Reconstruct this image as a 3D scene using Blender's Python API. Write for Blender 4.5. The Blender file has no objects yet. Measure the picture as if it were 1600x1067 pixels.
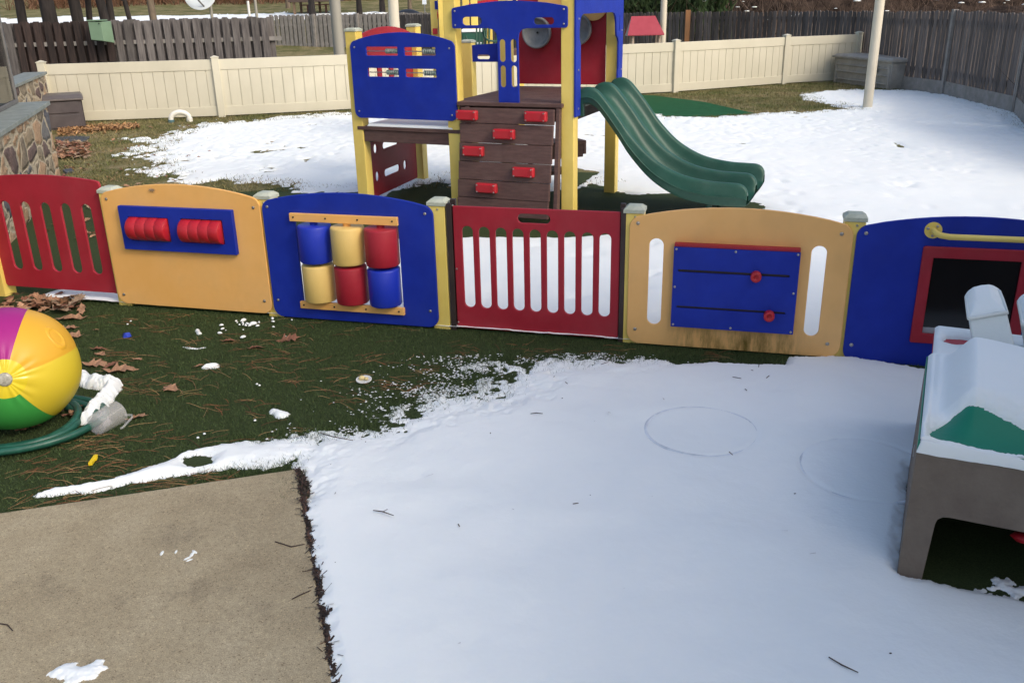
import bpy, math, random
import numpy as np
from mathutils import Vector, Matrix
random.seed(7); rng = np.random.default_rng(11)
SC = bpy.context.scene
COL = SC.collection
R = math.radians

# ---------------------------------------------------------------- camera
F_PX, NADIR, CAM_H = 1383.0, (880.0, 4150.0), 2.05
def _cam():
    d = np.array([NADIR[0]-800, -(NADIR[1]-533.5), -F_PX], float); d /= np.linalg.norm(d)
    up = -d; fw = np.array([0, 0, -1.]); fw = fw-up*fw.dot(up); fw /= np.linalg.norm(fw)
    return np.array([np.cross(fw, up), fw, up])
RC = _cam()
cam = bpy.data.cameras.new('camera'); camo = bpy.data.objects.new('camera', cam); COL.objects.link(camo)
cam.sensor_width = 36; cam.lens = F_PX/1600*36; cam.clip_end = 400; cam.clip_start = .05
M4 = Matrix([list(RC[i])+[0] for i in range(3)]+[[0, 0, 0, 1]]); M4.translation = (0, 0, CAM_H)
camo.matrix_world = M4
SC.camera = camo
def ray(x, y): return RC @ np.array([(x-800), -(y-533.5), -F_PX])/F_PX
def G(x, y, z=0.):                       # surveyed ground point seen at photo position x, y
    r = ray(x, y); t = (z-CAM_H)/r[2]; return (r[0]*t, r[1]*t)
def atY(x, y, Y):
    r = ray(x, y); t = Y/r[1]; return (r[0]*t, Y, CAM_H+r[2]*t)

# ---------------------------------------------------------------- world, sun, exposure
SUN_EL, SUN_DIR = R(36), Vector((.74, -.67, 0)).normalized()
w = bpy.data.worlds.new('World'); SC.world = w; w.use_nodes = True
nt = w.node_tree; bg = nt.nodes['Background']
sky = nt.nodes.new('ShaderNodeTexSky'); sky.sky_type = 'NISHITA'; sky.sun_disc = False
sky.sun_elevation = SUN_EL; sky.sun_rotation = math.atan2(SUN_DIR.x, SUN_DIR.y)
sky.air_density = 1.0; sky.dust_density = 4.0; sky.ozone_density = 1.0
nt.links.new(sky.outputs[0], bg.inputs[0]); bg.inputs[1].default_value = .15
sl = bpy.data.lights.new('sun', 'SUN'); sl.energy = .64; sl.angle = R(12); sl.color = (1, .95, .87)
so = bpy.data.objects.new('sun', sl); COL.objects.link(so)
sv = Vector((SUN_DIR.x*math.cos(SUN_EL), SUN_DIR.y*math.cos(SUN_EL), math.sin(SUN_EL)))
so.rotation_euler = sv.to_track_quat('Z', 'Y').to_euler(); so.location = (8, -8, 12)
SC.view_settings.view_transform = 'Standard'; SC.view_settings.look = 'None'
SC.view_settings.exposure = .60; SC.view_settings.gamma = 1

# ---------------------------------------------------------------- materials
def mat(name, c, rough=.6, c2=None, nscale=8, bump=0, bscale=60, spec=.5, metal=0, stretch=None, detail=4, island=0, ramp=(.35, .65), extra=None):
    m = bpy.data.materials.new(name); m.use_nodes = True
    t = m.node_tree; N = t.nodes; L = t.links; b = N['Principled BSDF']
    b.inputs['Roughness'].default_value = rough; b.inputs['Metallic'].default_value = metal
    b.inputs['Specular IOR Level'].default_value = spec
    b.inputs['Base Color'].default_value = (*c, 1)
    tc = N.new('ShaderNodeTexCoord'); vec = tc.outputs['Object']
    if stretch:
        mp = N.new('ShaderNodeMapping'); mp.inputs['Scale'].default_value = stretch; L.new(vec, mp.inputs[0]); vec = mp.outputs[0]
    out = None
    if c2:
        n = N.new('ShaderNodeTexNoise'); n.inputs['Scale'].default_value = nscale; n.inputs['Detail'].default_value = detail
        n.inputs['Roughness'].default_value = .6
        L.new(vec, n.inputs['Vector'])
        r = N.new('ShaderNodeValToRGB'); r.color_ramp.elements[0].position = ramp[0]; r.color_ramp.elements[1].position = ramp[1]
        r.color_ramp.elements[0].color = (*c, 1); r.color_ramp.elements[1].color = (*c2, 1)
        L.new(n.outputs['Fac'], r.inputs[0]); out = r.outputs[0]
    if island:
        g = N.new('ShaderNodeNewGeometry'); mr = N.new('ShaderNodeMapRange')
        mr.inputs['To Min'].default_value = 1-island; mr.inputs['To Max'].default_value = 1+island
        L.new(g.outputs['Random Per Island'], mr.inputs[0])
        hs = N.new('ShaderNodeHueSaturation'); L.new(mr.outputs[0], hs.inputs['Value'])
        if out: L.new(out, hs.inputs['Color'])
        else: hs.inputs['Color'].default_value = (*c, 1)
        out = hs.outputs[0]
    if out: L.new(out, b.inputs['Base Color'])
    if bump:
        n2 = N.new('ShaderNodeTexNoise'); n2.inputs['Scale'].default_value = bscale; n2.inputs['Detail'].default_value = 5
        L.new(vec, n2.inputs['Vector']); bp = N.new('ShaderNodeBump'); bp.inputs['Strength'].default_value = bump; bp.inputs['Distance'].default_value = .01
        L.new(n2.outputs['Fac'], bp.inputs['Height']); L.new(bp.outputs[0], b.inputs['Normal'])
    if extra: extra(m, N, L, b, tc, out)
    return m

def weather(col, scale=2.5, amt=.5, stretch=(1, 1, 1)):
    """soft dirt film and grime streaks over a coloured plastic"""
    def f(m, N, L, b, tc, out):
        mp = N.new('ShaderNodeMapping'); mp.inputs['Scale'].default_value = stretch; L.new(tc.outputs['Object'], mp.inputs[0])
        n = N.new('ShaderNodeTexNoise'); n.inputs['Scale'].default_value = scale; n.inputs['Detail'].default_value = 8; n.inputs['Roughness'].default_value = .65
        L.new(mp.outputs[0], n.inputs['Vector'])
        mr = N.new('ShaderNodeMapRange'); mr.inputs['From Min'].default_value = .45; mr.inputs['From Max'].default_value = .8; mr.inputs['To Max'].default_value = amt
        L.new(n.outputs['Fac'], mr.inputs[0])
        mx = N.new('ShaderNodeMix'); mx.data_type = 'RGBA'; L.new(mr.outputs[0], mx.inputs['Factor'])
        if out: L.new(out, mx.inputs['A'])
        else: mx.inputs['A'].default_value = b.inputs['Base Color'].default_value
        mx.inputs['B'].default_value = (*col, 1); L.new(mx.outputs['Result'], b.inputs['Base Color'])
        mr2 = N.new('ShaderNodeMapRange'); mr2.inputs['To Min'].default_value = b.inputs['Roughness'].default_value-.08; mr2.inputs['To Max'].default_value = b.inputs['Roughness'].default_value+.15
        L.new(n.outputs['Fac'], mr2.inputs[0]); L.new(mr2.outputs[0], b.inputs['Roughness'])
    return f
blue = mat('blue_plastic', (.006, .024, .30), .5, (.009, .032, .36), 5, .25, 500, spec=.28, extra=weather((.05, .07, .26), 3, .2))
orange = mat('orange_plastic', (.86, .45, .12), .45, (.92, .51, .165), 2, .2, 400, extra=weather((.55, .33, .12), 2.2, .35))
yellow = mat('yellow_paint', (.78, .58, .12), .42, (.86, .66, .17), 3, .1, 200, extra=weather((.5, .36, .1), 3, .35, (1, 1, .25)))
red = mat('red_plastic', (.33, .013, .026), .48, (.39, .02, .036), 4, .2, 500, spec=.35, extra=weather((.3, .08, .08), 3, .3))
redb = mat('bright_red_plastic', (.46, .012, .022), .4, bump=.15, bscale=300, extra=weather((.35, .06, .06), 6, .3))
green = mat('dark_green_plastic', (.009, .062, .038), .42, (.014, .082, .052), 3, .12, 300, extra=weather((.10, .17, .13), 4, .35))
brownp = mat('brown_recycled_plank', (.085, .042, .036), .65, (.125, .066, .055), 7, .5, 120, stretch=(1, 1, 6), extra=weather((.17, .12, .10), 5, .35))
darkbrown = mat('dark_brown_channel', (.03, .018, .016), .5, (.045, .028, .024), 9)
cream = mat('cream_vinyl', (.56, .53, .41), .45, (.61, .575, .45), 1.2, extra=weather((.5, .46, .34), 2.5, .25, (1, 1, .3)))
creampaint = mat('cream_painted_steel', (.58, .53, .42), .4, (.64, .59, .47), 2)
postgrey = mat('grey_beige_steel', (.30, .29, .25), .5)
steel = mat('bolt_steel', (.45, .43, .40), .35, metal=.9)
black = mat('black_void', (.006, .006, .006), .6)
greycap = mat('pale_post_cap', (.42, .46, .36), .6, (.55, .57, .46), 14, .2, 90, extra=weather((.25, .25, .18), 30, .5))
snowm = mat('snow', (.88, .91, .885), .75, (.84, .88, .865), 1.4, .16, 60, spec=.2)
def snowextra(m):
    t = m.node_tree; b = t.nodes['Principled BSDF']
    b.inputs['Subsurface Weight'].default_value = .15; b.inputs['Subsurface Radius'].default_value = (.03, .035, .045); b.inputs['Subsurface Scale'].default_value = .4
snowextra(snowm)
wood = mat('weathered_fence_wood', (.085, .075, .072), .85, (.17, .155, .145), 5, .6, 40, stretch=(6, 6, .5), island=.35)
woodd = mat('dark_fence_wood', (.07, .058, .052), .85, (.145, .122, .11), 5, .6, 40, stretch=(6, 6, .5), island=.4)
woodb = mat('brown_shadow_wood_and_dirt', (.016, .011, .010), .85, (.045, .028, .023), 5, .6, 40, stretch=(6, 6, .5), island=.4)  # shadow on the left fence boards put into the colour; also pole-foot dirt
woodp = mat('pale_weathered_board', (.20, .19, .17), .85, (.28, .26, .24), 6, .5, 30, stretch=(1, 1, 1))
woodo = mat('orange_wood_post', (.28, .13, .05), .8, (.20, .10, .045), 6, stretch=(1, 1, .3))

def ground_mat():
    def f(m, N, L, b, tc, out):
        n = N.new('ShaderNodeTexNoise'); n.inputs['Scale'].default_value = .9; n.inputs['Detail'].default_value = 9; n.inputs['Roughness'].default_value = .72
        L.new(tc.outputs['Object'], n.inputs['Vector'])
        r = N.new('ShaderNodeValToRGB'); e = r.color_ramp.elements
        e[0].position = .32; e[0].color = (.075, .085, .028, 1); e[1].position = .7; e[1].color = (.30, .22, .12, 1)
        q = e.new(.48); q.color = (.15, .145, .06, 1); q = e.new(.58); q.color = (.25, .21, .11, 1)
        L.new(n.outputs['Fac'], r.inputs[0])
        h = N.new('ShaderNodeTexNoise'); h.inputs['Scale'].default_value = 45; h.inputs['Detail'].default_value = 6; L.new(tc.outputs['Object'], h.inputs['Vector'])
        mr = N.new('ShaderNodeMapRange'); mr.inputs['From Min'].default_value = .3; mr.inputs['From Max'].default_value = .7; mr.inputs['To Min'].default_value = .45; mr.inputs['To Max'].default_value = 1.5
        L.new(h.outputs['Fac'], mr.inputs[0])
        mu = N.new('ShaderNodeMix'); mu.data_type = 'RGBA'; mu.blend_type = 'MULTIPLY'; mu.inputs['Factor'].default_value = 1
        L.new(r.outputs[0], mu.inputs['A']); L.new(mr.outputs[0], mu.inputs['B'])
        L.new(mu.outputs['Result'], b.inputs['Base Color'])
        bp = N.new('ShaderNodeBump'); bp.inputs['Strength'].default_value = .8; bp.inputs['Distance'].default_value = .03
        L.new(h.outputs['Fac'], bp.inputs['Height']); L.new(bp.outputs[0], b.inputs['Normal'])
    return mat('winter_lawn', (.1, .09, .04), .95, spec=.1, extra=f)
lawnm = ground_mat()
turfm = mat('artificial_turf', (.034, .050, .017), .8, (.062, .088, .032), 160, 1, 260, spec=.15, detail=6)
bladem = mat('turf_blade', (.058, .088, .030), .6, island=.6, spec=.2)
lawnblade = mat('lawn_blade', (.25, .20, .10), .8, (.11, .13, .042), 1.5, island=.5, spec=.1)
matm = mat('green_mat', (.008, .075, .025), .8, (.012, .10, .035), 5, .6, 200, spec=.15)

def concrete():
    def f(m, N, L, b, tc, out):
        def noise(s, d=6, ro=.6):
            n = N.new('ShaderNodeTexNoise'); n.inputs['Scale'].default_value = s; n.inputs['Detail'].default_value = d; n.inputs['Roughness'].default_value = ro
            L.new(tc.outputs['Object'], n.inputs['Vector']); return n.outputs['Fac']
        def ramp(fac, stops):
            r = N.new('ShaderNodeValToRGB'); e = r.color_ramp.elements
            e[0].position, e[0].color = stops[0][0], (*stops[0][1], 1); e[1].position, e[1].color = stops[-1][0], (*stops[-1][1], 1)
            for p, c in stops[1:-1]: q = e.new(p); q.color = (*c, 1)
            L.new(fac, r.inputs[0]); return r.outputs[0]
        def mul(a, bb, fac=1., bt='MULTIPLY'):
            x = N.new('ShaderNodeMix'); x.data_type = 'RGBA'; x.blend_type = bt; x.inputs['Factor'].default_value = fac
            L.new(a, x.inputs['A']); L.new(bb, x.inputs['B']); return x.outputs['Result']
        base = ramp(noise(1.6, 7), [(.3, (.31, .255, .165)), (.5, (.385, .325, .215)), (.72, (.45, .39, .27))])
        fine = mul(ramp(noise(230, 3, .85), [(.32, (.56, .53, .50)), (.5, (1, 1, 1)), (.68, (1.42, 1.38, 1.3))]), ramp(noise(70, 3, .7), [(.35, (.86, .85, .83)), (.65, (1.1, 1.09, 1.07))]))
        v = N.new('ShaderNodeTexVoronoi'); v.inputs['Scale'].default_value = 210; L.new(tc.outputs['Object'], v.inputs['Vector'])
        sp = N.new('ShaderNodeSeparateColor'); L.new(v.outputs['Color'], sp.inputs[0])
        peb = ramp(sp.outputs[0], [(0, (.62, .59, .57)), (.03, (.7, .67, .64)), (.05, (1, 1, 1)), (.93, (1, 1, 1)), (.97, (1.25, 1.22, 1.18))])
        c = mul(mul(base, fine), peb)
        st = ramp(noise(2.3, 8, .7), [(.55, (1, 1, 1)), (.68, (.72, .72, .74)), (.8, (.62, .62, .64))])
        L.new(mul(c, st), b.inputs['Base Color'])
        bp = N.new('ShaderNodeBump'); bp.inputs['Strength'].default_value = .5; bp.inputs['Distance'].default_value = .004
        L.new(noise(170, 3, .8), bp.inputs['Height']); L.new(bp.outputs[0], b.inputs['Normal'])
    return mat('exposed_aggregate_concrete', (.3, .25, .17), .85, spec=.25, extra=f)
concm = concrete()

def stone_mat():
    def f(m, N, L, b, tc, out):
        mp = N.new('ShaderNodeMapping'); mp.inputs['Scale'].default_value = (2.6, 1.7, 3.9); L.new(tc.outputs['Object'], mp.inputs[0])
        nz = N.new('ShaderNodeTexNoise'); nz.inputs['Scale'].default_value = 2.2; nz.inputs['Detail'].default_value = 3; L.new(mp.outputs[0], nz.inputs['Vector'])
        ad = N.new('ShaderNodeMix'); ad.data_type = 'RGBA'; ad.blend_type = 'LINEAR_LIGHT'; ad.inputs['Factor'].default_value = .22
        L.new(mp.outputs[0], ad.inputs['A']); L.new(nz.outputs['Color'], ad.inputs['B'])
        v = N.new('ShaderNodeTexVoronoi'); v.inputs['Scale'].default_value = 1.15; L.new(ad.outputs['Result'], v.inputs['Vector'])
        e = N.new('ShaderNodeTexVoronoi'); e.feature = 'DISTANCE_TO_EDGE'; e.inputs['Scale'].default_value = 1.15; L.new(ad.outputs['Result'], e.inputs['Vector'])
        sp = N.new('ShaderNodeSeparateColor'); L.new(v.outputs['Color'], sp.inputs[0])
        r = N.new('ShaderNodeValToRGB'); r.color_ramp.interpolation = 'CONSTANT'; el = r.color_ramp.elements
        cs = [(0, (.33, .22, .13)), (.16, (.20, .165, .12)), (.3, (.11, .11, .12)), (.4, (.40, .27, .17)), (.55, (.25, .21, .15)), (.68, (.16, .155, .15)), (.76, (.30, .24, .16)), (.88, (.14, .10, .09)), (.95, (.36, .30, .21))]
        el[0].position, el[0].color = 0, (*cs[0][1], 1); el[1].position, el[1].color = .95, (*cs[-1][1], 1)
        for p, c in cs[1:-1]: q = el.new(p); q.color = (*c, 1)
        L.new(sp.outputs[0], r.inputs[0])
        n = N.new('ShaderNodeTexNoise'); n.inputs['Scale'].default_value = 22; n.inputs['Detail'].default_value = 7; n.inputs['Roughness'].default_value = .7; L.new(tc.outputs['Object'], n.inputs['Vector'])
        mr = N.new('ShaderNodeMapRange'); mr.inputs['From Min'].default_value = .3; mr.inputs['From Max'].default_value = .7; mr.inputs['To Min'].default_value = .6; mr.inputs['To Max'].default_value = 1.35; L.new(n.outputs['Fac'], mr.inputs[0])
        mu = N.new('ShaderNodeMix'); mu.data_type = 'RGBA'; mu.blend_type = 'MULTIPLY'; mu.inputs['Factor'].default_value = 1
        L.new(r.outputs[0], mu.inputs['A']); L.new(mr.outputs[0], mu.inputs['B'])
        st = N.new('ShaderNodeMapRange'); st.inputs['From Min'].default_value = .045; st.inputs['From Max'].default_value = .085; L.new(e.outputs['Distance'], st.inputs[0])
        mx = N.new('ShaderNodeMix'); mx.data_type = 'RGBA'; L.new(st.outputs[0], mx.inputs['Factor'])
        mx.inputs['A'].default_value = (.42, .36, .26, 1); L.new(mu.outputs['Result'], mx.inputs['B']); L.new(mx.outputs['Result'], b.inputs['Base Color'])
        st2 = N.new('ShaderNodeMapRange'); st2.inputs['From Max'].default_value = .2; L.new(e.outputs['Distance'], st2.inputs[0])
        ad2 = N.new('ShaderNodeMath'); ad2.operation = 'MULTIPLY_ADD'; ad2.inputs[1].default_value = .35; L.new(n.outputs['Fac'], ad2.inputs[0]); L.new(st2.outputs[0], ad2.inputs[2])
        bp = N.new('ShaderNodeBump'); bp.inputs['Strength'].default_value = .9; bp.inputs['Distance'].default_value = .03
        L.new(ad2.outputs[0], bp.inputs['Height']); L.new(bp.outputs[0], b.inputs['Normal'])
    return mat('fieldstone', (.3, .24, .17), .9, spec=.2, extra=f)
stonem = stone_mat()
bluestone = mat('bluestone_cap', (.17, .195, .18), .7, (.24, .265, .245), 6, .3, 50)

# ---------------------------------------------------------------- mesh helpers
class MB:
    def __init__(s): s.v = []; s.f = []; s.m = []; s.sm = []
    def add(s, vs, fs, mi=0, M=None, smooth=False):
        o = len(s.v)
        s.v += [tuple(M @ Vector(p)) if M is not None else tuple(p) for p in vs]
        s.f += [tuple(i+o for i in f) for f in fs]; s.m += [mi]*len(fs); s.sm += [smooth]*len(fs)
        return s
    def box(s, x0, y0, z0, x1, y1, z1, M=None, mi=0, tp=(0, 0)):
        a, b = tp
        vs = [(x0, y0, z0), (x1, y0, z0), (x1, y1, z0), (x0, y1, z0), (x0+a, y0+b, z1), (x1-a, y0+b, z1), (x1-a, y1-b, z1), (x0+a, y1-b, z1)]
        return s.add(vs, [(0, 3, 2, 1), (4, 5, 6, 7), (0, 1, 5, 4), (1, 2, 6, 5), (2, 3, 7, 6), (3, 0, 4, 7)], mi, M)
    def cyl(s, p0, p1, r0, r1=None, n=20, M=None, mi=0, smooth=True, caps=True):
        r1 = r0 if r1 is None else r1
        p0, p1 = Vector(p0), Vector(p1); q = (p1-p0).to_track_quat('Z', 'Y'); vs = []
        for p, r in ((p0, r0), (p1, r1)):
            for i in range(n):
                a = 2*math.pi*i/n; vs.append(p+q @ Vector((r*math.cos(a), r*math.sin(a), 0)))
        s.add(vs, [(i, (i+1) % n, n+(i+1) % n, n+i) for i in range(n)], mi, M, smooth)
        if caps: s.add(vs[:n], [tuple(range(n))[::-1]], mi, M); s.add(vs[n:], [tuple(range(n))], mi, M)
        return s
    def tube(s, pts, r, n=10, M=None, mi=0, closed=False):
        P = [Vector(p) for p in pts]; k = len(P); vs = []; rr = r if hasattr(r, '__len__') else [r]*k
        up = Vector((0, 0, 1)); prev = None
        for i, p in enumerate(P):
            t = (P[min(i+1, k-1)]-P[max(i-1, 0)]).normalized()
            if prev is None: a = t.cross(up); a = a if a.length > .05 else t.cross(Vector((1, 0, 0)))
            else: a = prev-t*prev.dot(t)
            a.normalize(); b = t.cross(a); prev = a
            for j in range(n):
                th = 2*math.pi*j/n; vs.append(p+a*(rr[i]*math.cos(th))+b*(rr[i]*math.sin(th)))
        fs = [(i*n+j, i*n+(j+1) % n, (i+1)*n+(j+1) % n, (i+1)*n+j) for i in range(k-1) for j in range(n)]
        s.add(vs, fs, mi, M, True); s.add(vs[:n], [tuple(range(n))[::-1]], mi, M); s.add(vs[-n:], [tuple(range(n))], mi, M); return s
    def lathe(s, prof, M=None, n=32, mi=0):
        vs = [(r*math.cos(2*math.pi*i/n), r*math.sin(2*math.pi*i/n), z) for r, z in prof for i in range(n)]
        fs = [(k*n+i, k*n+(i+1) % n, (k+1)*n+(i+1) % n, (k+1)*n+i) for k in range(len(prof)-1) for i in range(n)]
        return s.add(vs, fs, mi, M, True)
    def build(s, name, mats, parent=None, bevel=0, seg=2, **kw):
        return mk(name, s.v, s.f, mats, parent, s.m, s.sm, bevel, seg, **kw)
ORG = {}
def root_org(o):
    while o.parent: o = o.parent
    return Vector(ORG.get(o.name, (0, 0, 0)))
def mk(name, vs, fs, mats, parent=None, mi=None, sm=None, bevel=0, seg=2, label=None, cat=None, group=None, kind=None):
    mats = mats if isinstance(mats, (list, tuple)) else [mats]
    V = np.array(vs, float)
    if parent is not None: org = np.array(root_org(parent))
    elif kind == 'structure': org = np.zeros(3)
    else: org = np.array([(V[:, 0].min()+V[:, 0].max())/2, (V[:, 1].min()+V[:, 1].max())/2, V[:, 2].min()])
    me = bpy.data.meshes.new(name); me.from_pydata((V-org).tolist(), [], [tuple(f) for f in fs])
    for m in mats: me.materials.append(m)
    if mi is not None and len(mats) > 1: me.polygons.foreach_set('material_index', mi)
    if sm is not None: me.polygons.foreach_set('use_smooth', sm if hasattr(sm, '__len__') else [sm]*len(fs))
    me.update()
    o = bpy.data.objects.new(name, me); COL.objects.link(o)
    if parent is not None: o.parent = parent
    else: o.location = org; ORG[o.name] = tuple(org)
    if bevel:
        b = o.modifiers.new('bevel', 'BEVEL'); b.width = bevel; b.segments = seg; b.limit_method = 'ANGLE'; b.angle_limit = R(40)
        b.harden_normals = False
    return tag(o, label, cat, group, kind)
def tag(o, label=None, cat=None, group=None, kind=None):
    if label: o['label'] = label
    if cat: o['category'] = cat
    if group: o['group'] = group
    if kind: o['kind'] = kind
    return o
def thing(name, loc, label, cat, group=None):
    o = bpy.data.objects.new(name, None); COL.objects.link(o); o.location = loc; o.empty_display_size = .1
    ORG[o.name] = tuple(loc); return tag(o, label, cat, group)
def frame(P, Q, off=0):
    """local x runs P->Q, local y points away from the viewer's side, z up; origin P shifted 'off' towards the front"""
    P, Q = Vector((P[0], P[1], 0)), Vector((Q[0], Q[1], 0)); u = (Q-P).normalized(); v = Vector((-u.y, u.x, 0))
    M = Matrix([[u.x, v.x, 0, 0], [u.y, v.y, 0, 0], [0, 0, 1, 0], [0, 0, 0, 1]]); M.translation = P-v*off
    return M
def rrect(x0, z0, x1, z1, r, n=6):
    pts = []
    for cx, cz, a0 in ((x1-r, z0+r, -90), (x1-r, z1-r, 0), (x0+r, z1-r, 90), (x0+r, z0+r, 180)):
        for i in range(n+1):
            a = R(a0+90*i/n); pts.append((cx+r*math.cos(a), cz+r*math.sin(a)))
    return pts
def arched(x0, z0, x1, z1, zm, r, n=6, na=14):
    pts = []
    for cx, cz, a0, a1 in ((x1-r, z0+r, -90, 0),):
        pts += [(cx+r*math.cos(R(a0+(a1-a0)*i/n)), cz+r*math.sin(R(a0+(a1-a0)*i/n))) for i in range(n+1)]
    pts += [(x1-r+r*math.cos(R(80*i/n)), z1-r+r*math.sin(R(80*i/n))) for i in range(n+1)]
    xa, xb = x1-r*.75, x0+r*.75; h = zm-z1
    for i in range(1, na):
        t = i/na; pts.append((xa+(xb-xa)*t, z1+h*(1-(2*t-1)**2)))
    pts += [(x0+r+r*math.cos(R(100+80*i/n)), z1-r+r*math.sin(R(100+80*i/n))) for i in range(n+1)]
    pts += [(x0+r+r*math.cos(R(180+90*i/n)), z0+r+r*math.sin(R(180+90*i/n))) for i in range(n+1)]
    return pts
def plate(name, outline, holes, M, y0, t, m, parent=None, bv=.004, **kw):
    """sheet cut to an outline with holes; front face at local y0, thickness t going back"""
    cu = bpy.data.curves.new('c', 'CURVE'); cu.dimensions = '2D'; cu.fill_mode = 'BOTH'
    cu.extrude = max(t/2-bv, .0005); cu.bevel_depth = bv; cu.bevel_resolution = 2; cu.offset = -bv
    for pts in [outline]+list(holes):
        s = cu.splines.new('POLY'); s.points.add(len(pts)-1); s.use_cyclic_u = True
        for p, q in zip(s.points, pts): p.co = (q[0], q[1], 0, 1)
    tmp = bpy.data.objects.new('c', cu); COL.objects.link(tmp)
    dg = bpy.context.evaluated_depsgraph_get(); me = bpy.data.meshes.new_from_object(tmp.evaluated_get(dg))
    vs = [tuple(M @ Vector((v.co.x, y0+t/2-v.co.z, v.co.y))) for v in me.vertices]; fs = [tuple(p.vertices) for p in me.polygons]
    bpy.data.objects.remove(tmp); bpy.data.curves.remove(cu); bpy.data.meshes.remove(me)
    return mk(name, vs, fs, m, parent, **kw)
def bolts(M, pts, y, parent, r=.008, name='bolt', m=None):
    for x, z in pts:
        b = MB(); b.cyl((x, y+.002, z), (x, y-.004, z), r, n=12, M=M); b.cyl((x, y-.004, z), (x, y-.007, z), r*.8, r*.45, n=12, M=M)
        b.build(name, m or steel, parent)

# value noise, numpy
def vnoise(x, y, seed=0):
    xi = np.floor(x).astype(np.int64); yi = np.floor(y).astype(np.int64); xf = x-xi; yf = y-yi
    def h(a, b):
        n = (a*374761393+b*668265263+seed*1442695041) & 0xffffffff; n = ((n ^ (n >> 13))*1274126177) & 0xffffffff
        return ((n ^ (n >> 16)) & 0xffffff)/float(0xffffff)
    u = xf*xf*(3-2*xf); v = yf*yf*(3-2*yf)
    return (h(xi, yi)*(1-u)+h(xi+1, yi)*u)*(1-v)+(h(xi, yi+1)*(1-u)+h(xi+1, yi+1)*u)*v
def fbm(x, y, sc, oct=5, seed=0, g=.5):
    s = 0; a = 1; t = 0
    for i in range(oct): s = s+a*(vnoise(x*sc, y*sc, seed+i*17)-.5); t += a; a *= g; sc *= 2.03
    return s/t*2
def sdf(X, Y, poly):
    """signed distance, positive inside"""
    P = np.array(poly, float); n = len(P); d = np.full(X.shape, 1e9); ins = np.zeros(X.shape, bool)
    for i in range(n):
        ax, ay = P[i]; bx, by = P[(i+1) % n]; ex, ey = bx-ax, by-ay
        t = np.clip(((X-ax)*ex+(Y-ay)*ey)/(ex*ex+ey*ey+1e-12), 0, 1)
        d = np.minimum(d, np.hypot(X-ax-t*ex, Y-ay-t*ey))
        c = ((ay > Y) != (by > Y)) & (X < (bx-ax)*(Y-ay)/(by-ay+1e-12)+ax); ins ^= c
    return np.where(ins, d, -d)
def gridmesh(name, X, Y, Z, keep, m, parent=None, smooth=True, **kw):
    ny, nx = X.shape; idx = np.arange(nx*ny).reshape(ny, nx)
    q = np.stack([idx[:-1, :-1], idx[:-1, 1:], idx[1:, 1:], idx[1:, :-1]], -1).reshape(-1, 4)
    k = keep.ravel()[q].any(1); q = q[k]
    used = np.unique(q); rm = np.full(nx*ny, -1); rm[used] = np.arange(len(used))
    V = np.stack([X.ravel(), Y.ravel(), Z.ravel()], 1)[used]
    return mk(name, V, rm[q].tolist(), m, parent, None, smooth, **kw)

# ================================================================ THE SETTING
UF = Vector((4.902, -1.35, 0)).normalized()           # line of the low play fence
P1 = Vector((-2.928, 6.271, 0))
MF = frame(P1, P1+UF)
def fpt(s, y=0): p = MF @ Vector((s, y, 0)); return (p.x, p.y)

# ground sheet rising to a bank behind the yard
def hillz(X, Y):
    t = np.clip((Y-30-.0*X)/45, 0, 1.6); z = 2.55*t**1.1
    return z+np.where(Y > 32, .12*fbm(X, Y, .15, 3, 5), 0)
xs = np.concatenate([np.linspace(-160, -20, 40), np.linspace(-19, 19, 60), np.linspace(20, 160, 40)])
ys = np.concatenate([np.linspace(-30, 26, 30), np.linspace(27, 110, 70), np.linspace(115, 260, 20)])
X, Y = np.meshgrid(xs, ys); Z = hillz(X, Y)
gridmesh('ground', X, Y, Z, np.ones_like(X, bool), lawnm, kind='structure')

# artificial turf carpet
turf_poly = [(-9, -3), (7, -3), (7, 9.0), (2.6, 10.9), (-1.4, 12.0), (-3, 10.6), (-9, 9.6)]
mk('artificial_turf', [(x, y, .004) for x, y in turf_poly], [tuple(range(7))], turfm, kind='structure')
mat_poly = [G(*p) for p in ((990, 148), (1022, 150), (1062, 155), (1100, 160), (1180, 178), (1120, 182), (1055, 184), (1000, 180))]
mk('green_mat', [(x, y, .006) for x, y in mat_poly], [tuple(range(len(mat_poly)))], matm, kind='structure')

# concrete slab
slab = [(-1.026, 3.690), (.62, -1.8), (-6.2, -2.2), (-7, 2.05)]
b = MB(); b.add([(x, y, -.05) for x, y in slab]+[(x, y, .022) for x, y in slab], [(0, 3, 2, 1)[::-1], (4, 5, 6, 7)[::-1]]+[(i, (i+1) % 4, 4+(i+1) % 4, 4+i)[::-1] for i in range(4)])
b.build('concrete_path', concm, bevel=.006, kind='structure')

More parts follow.
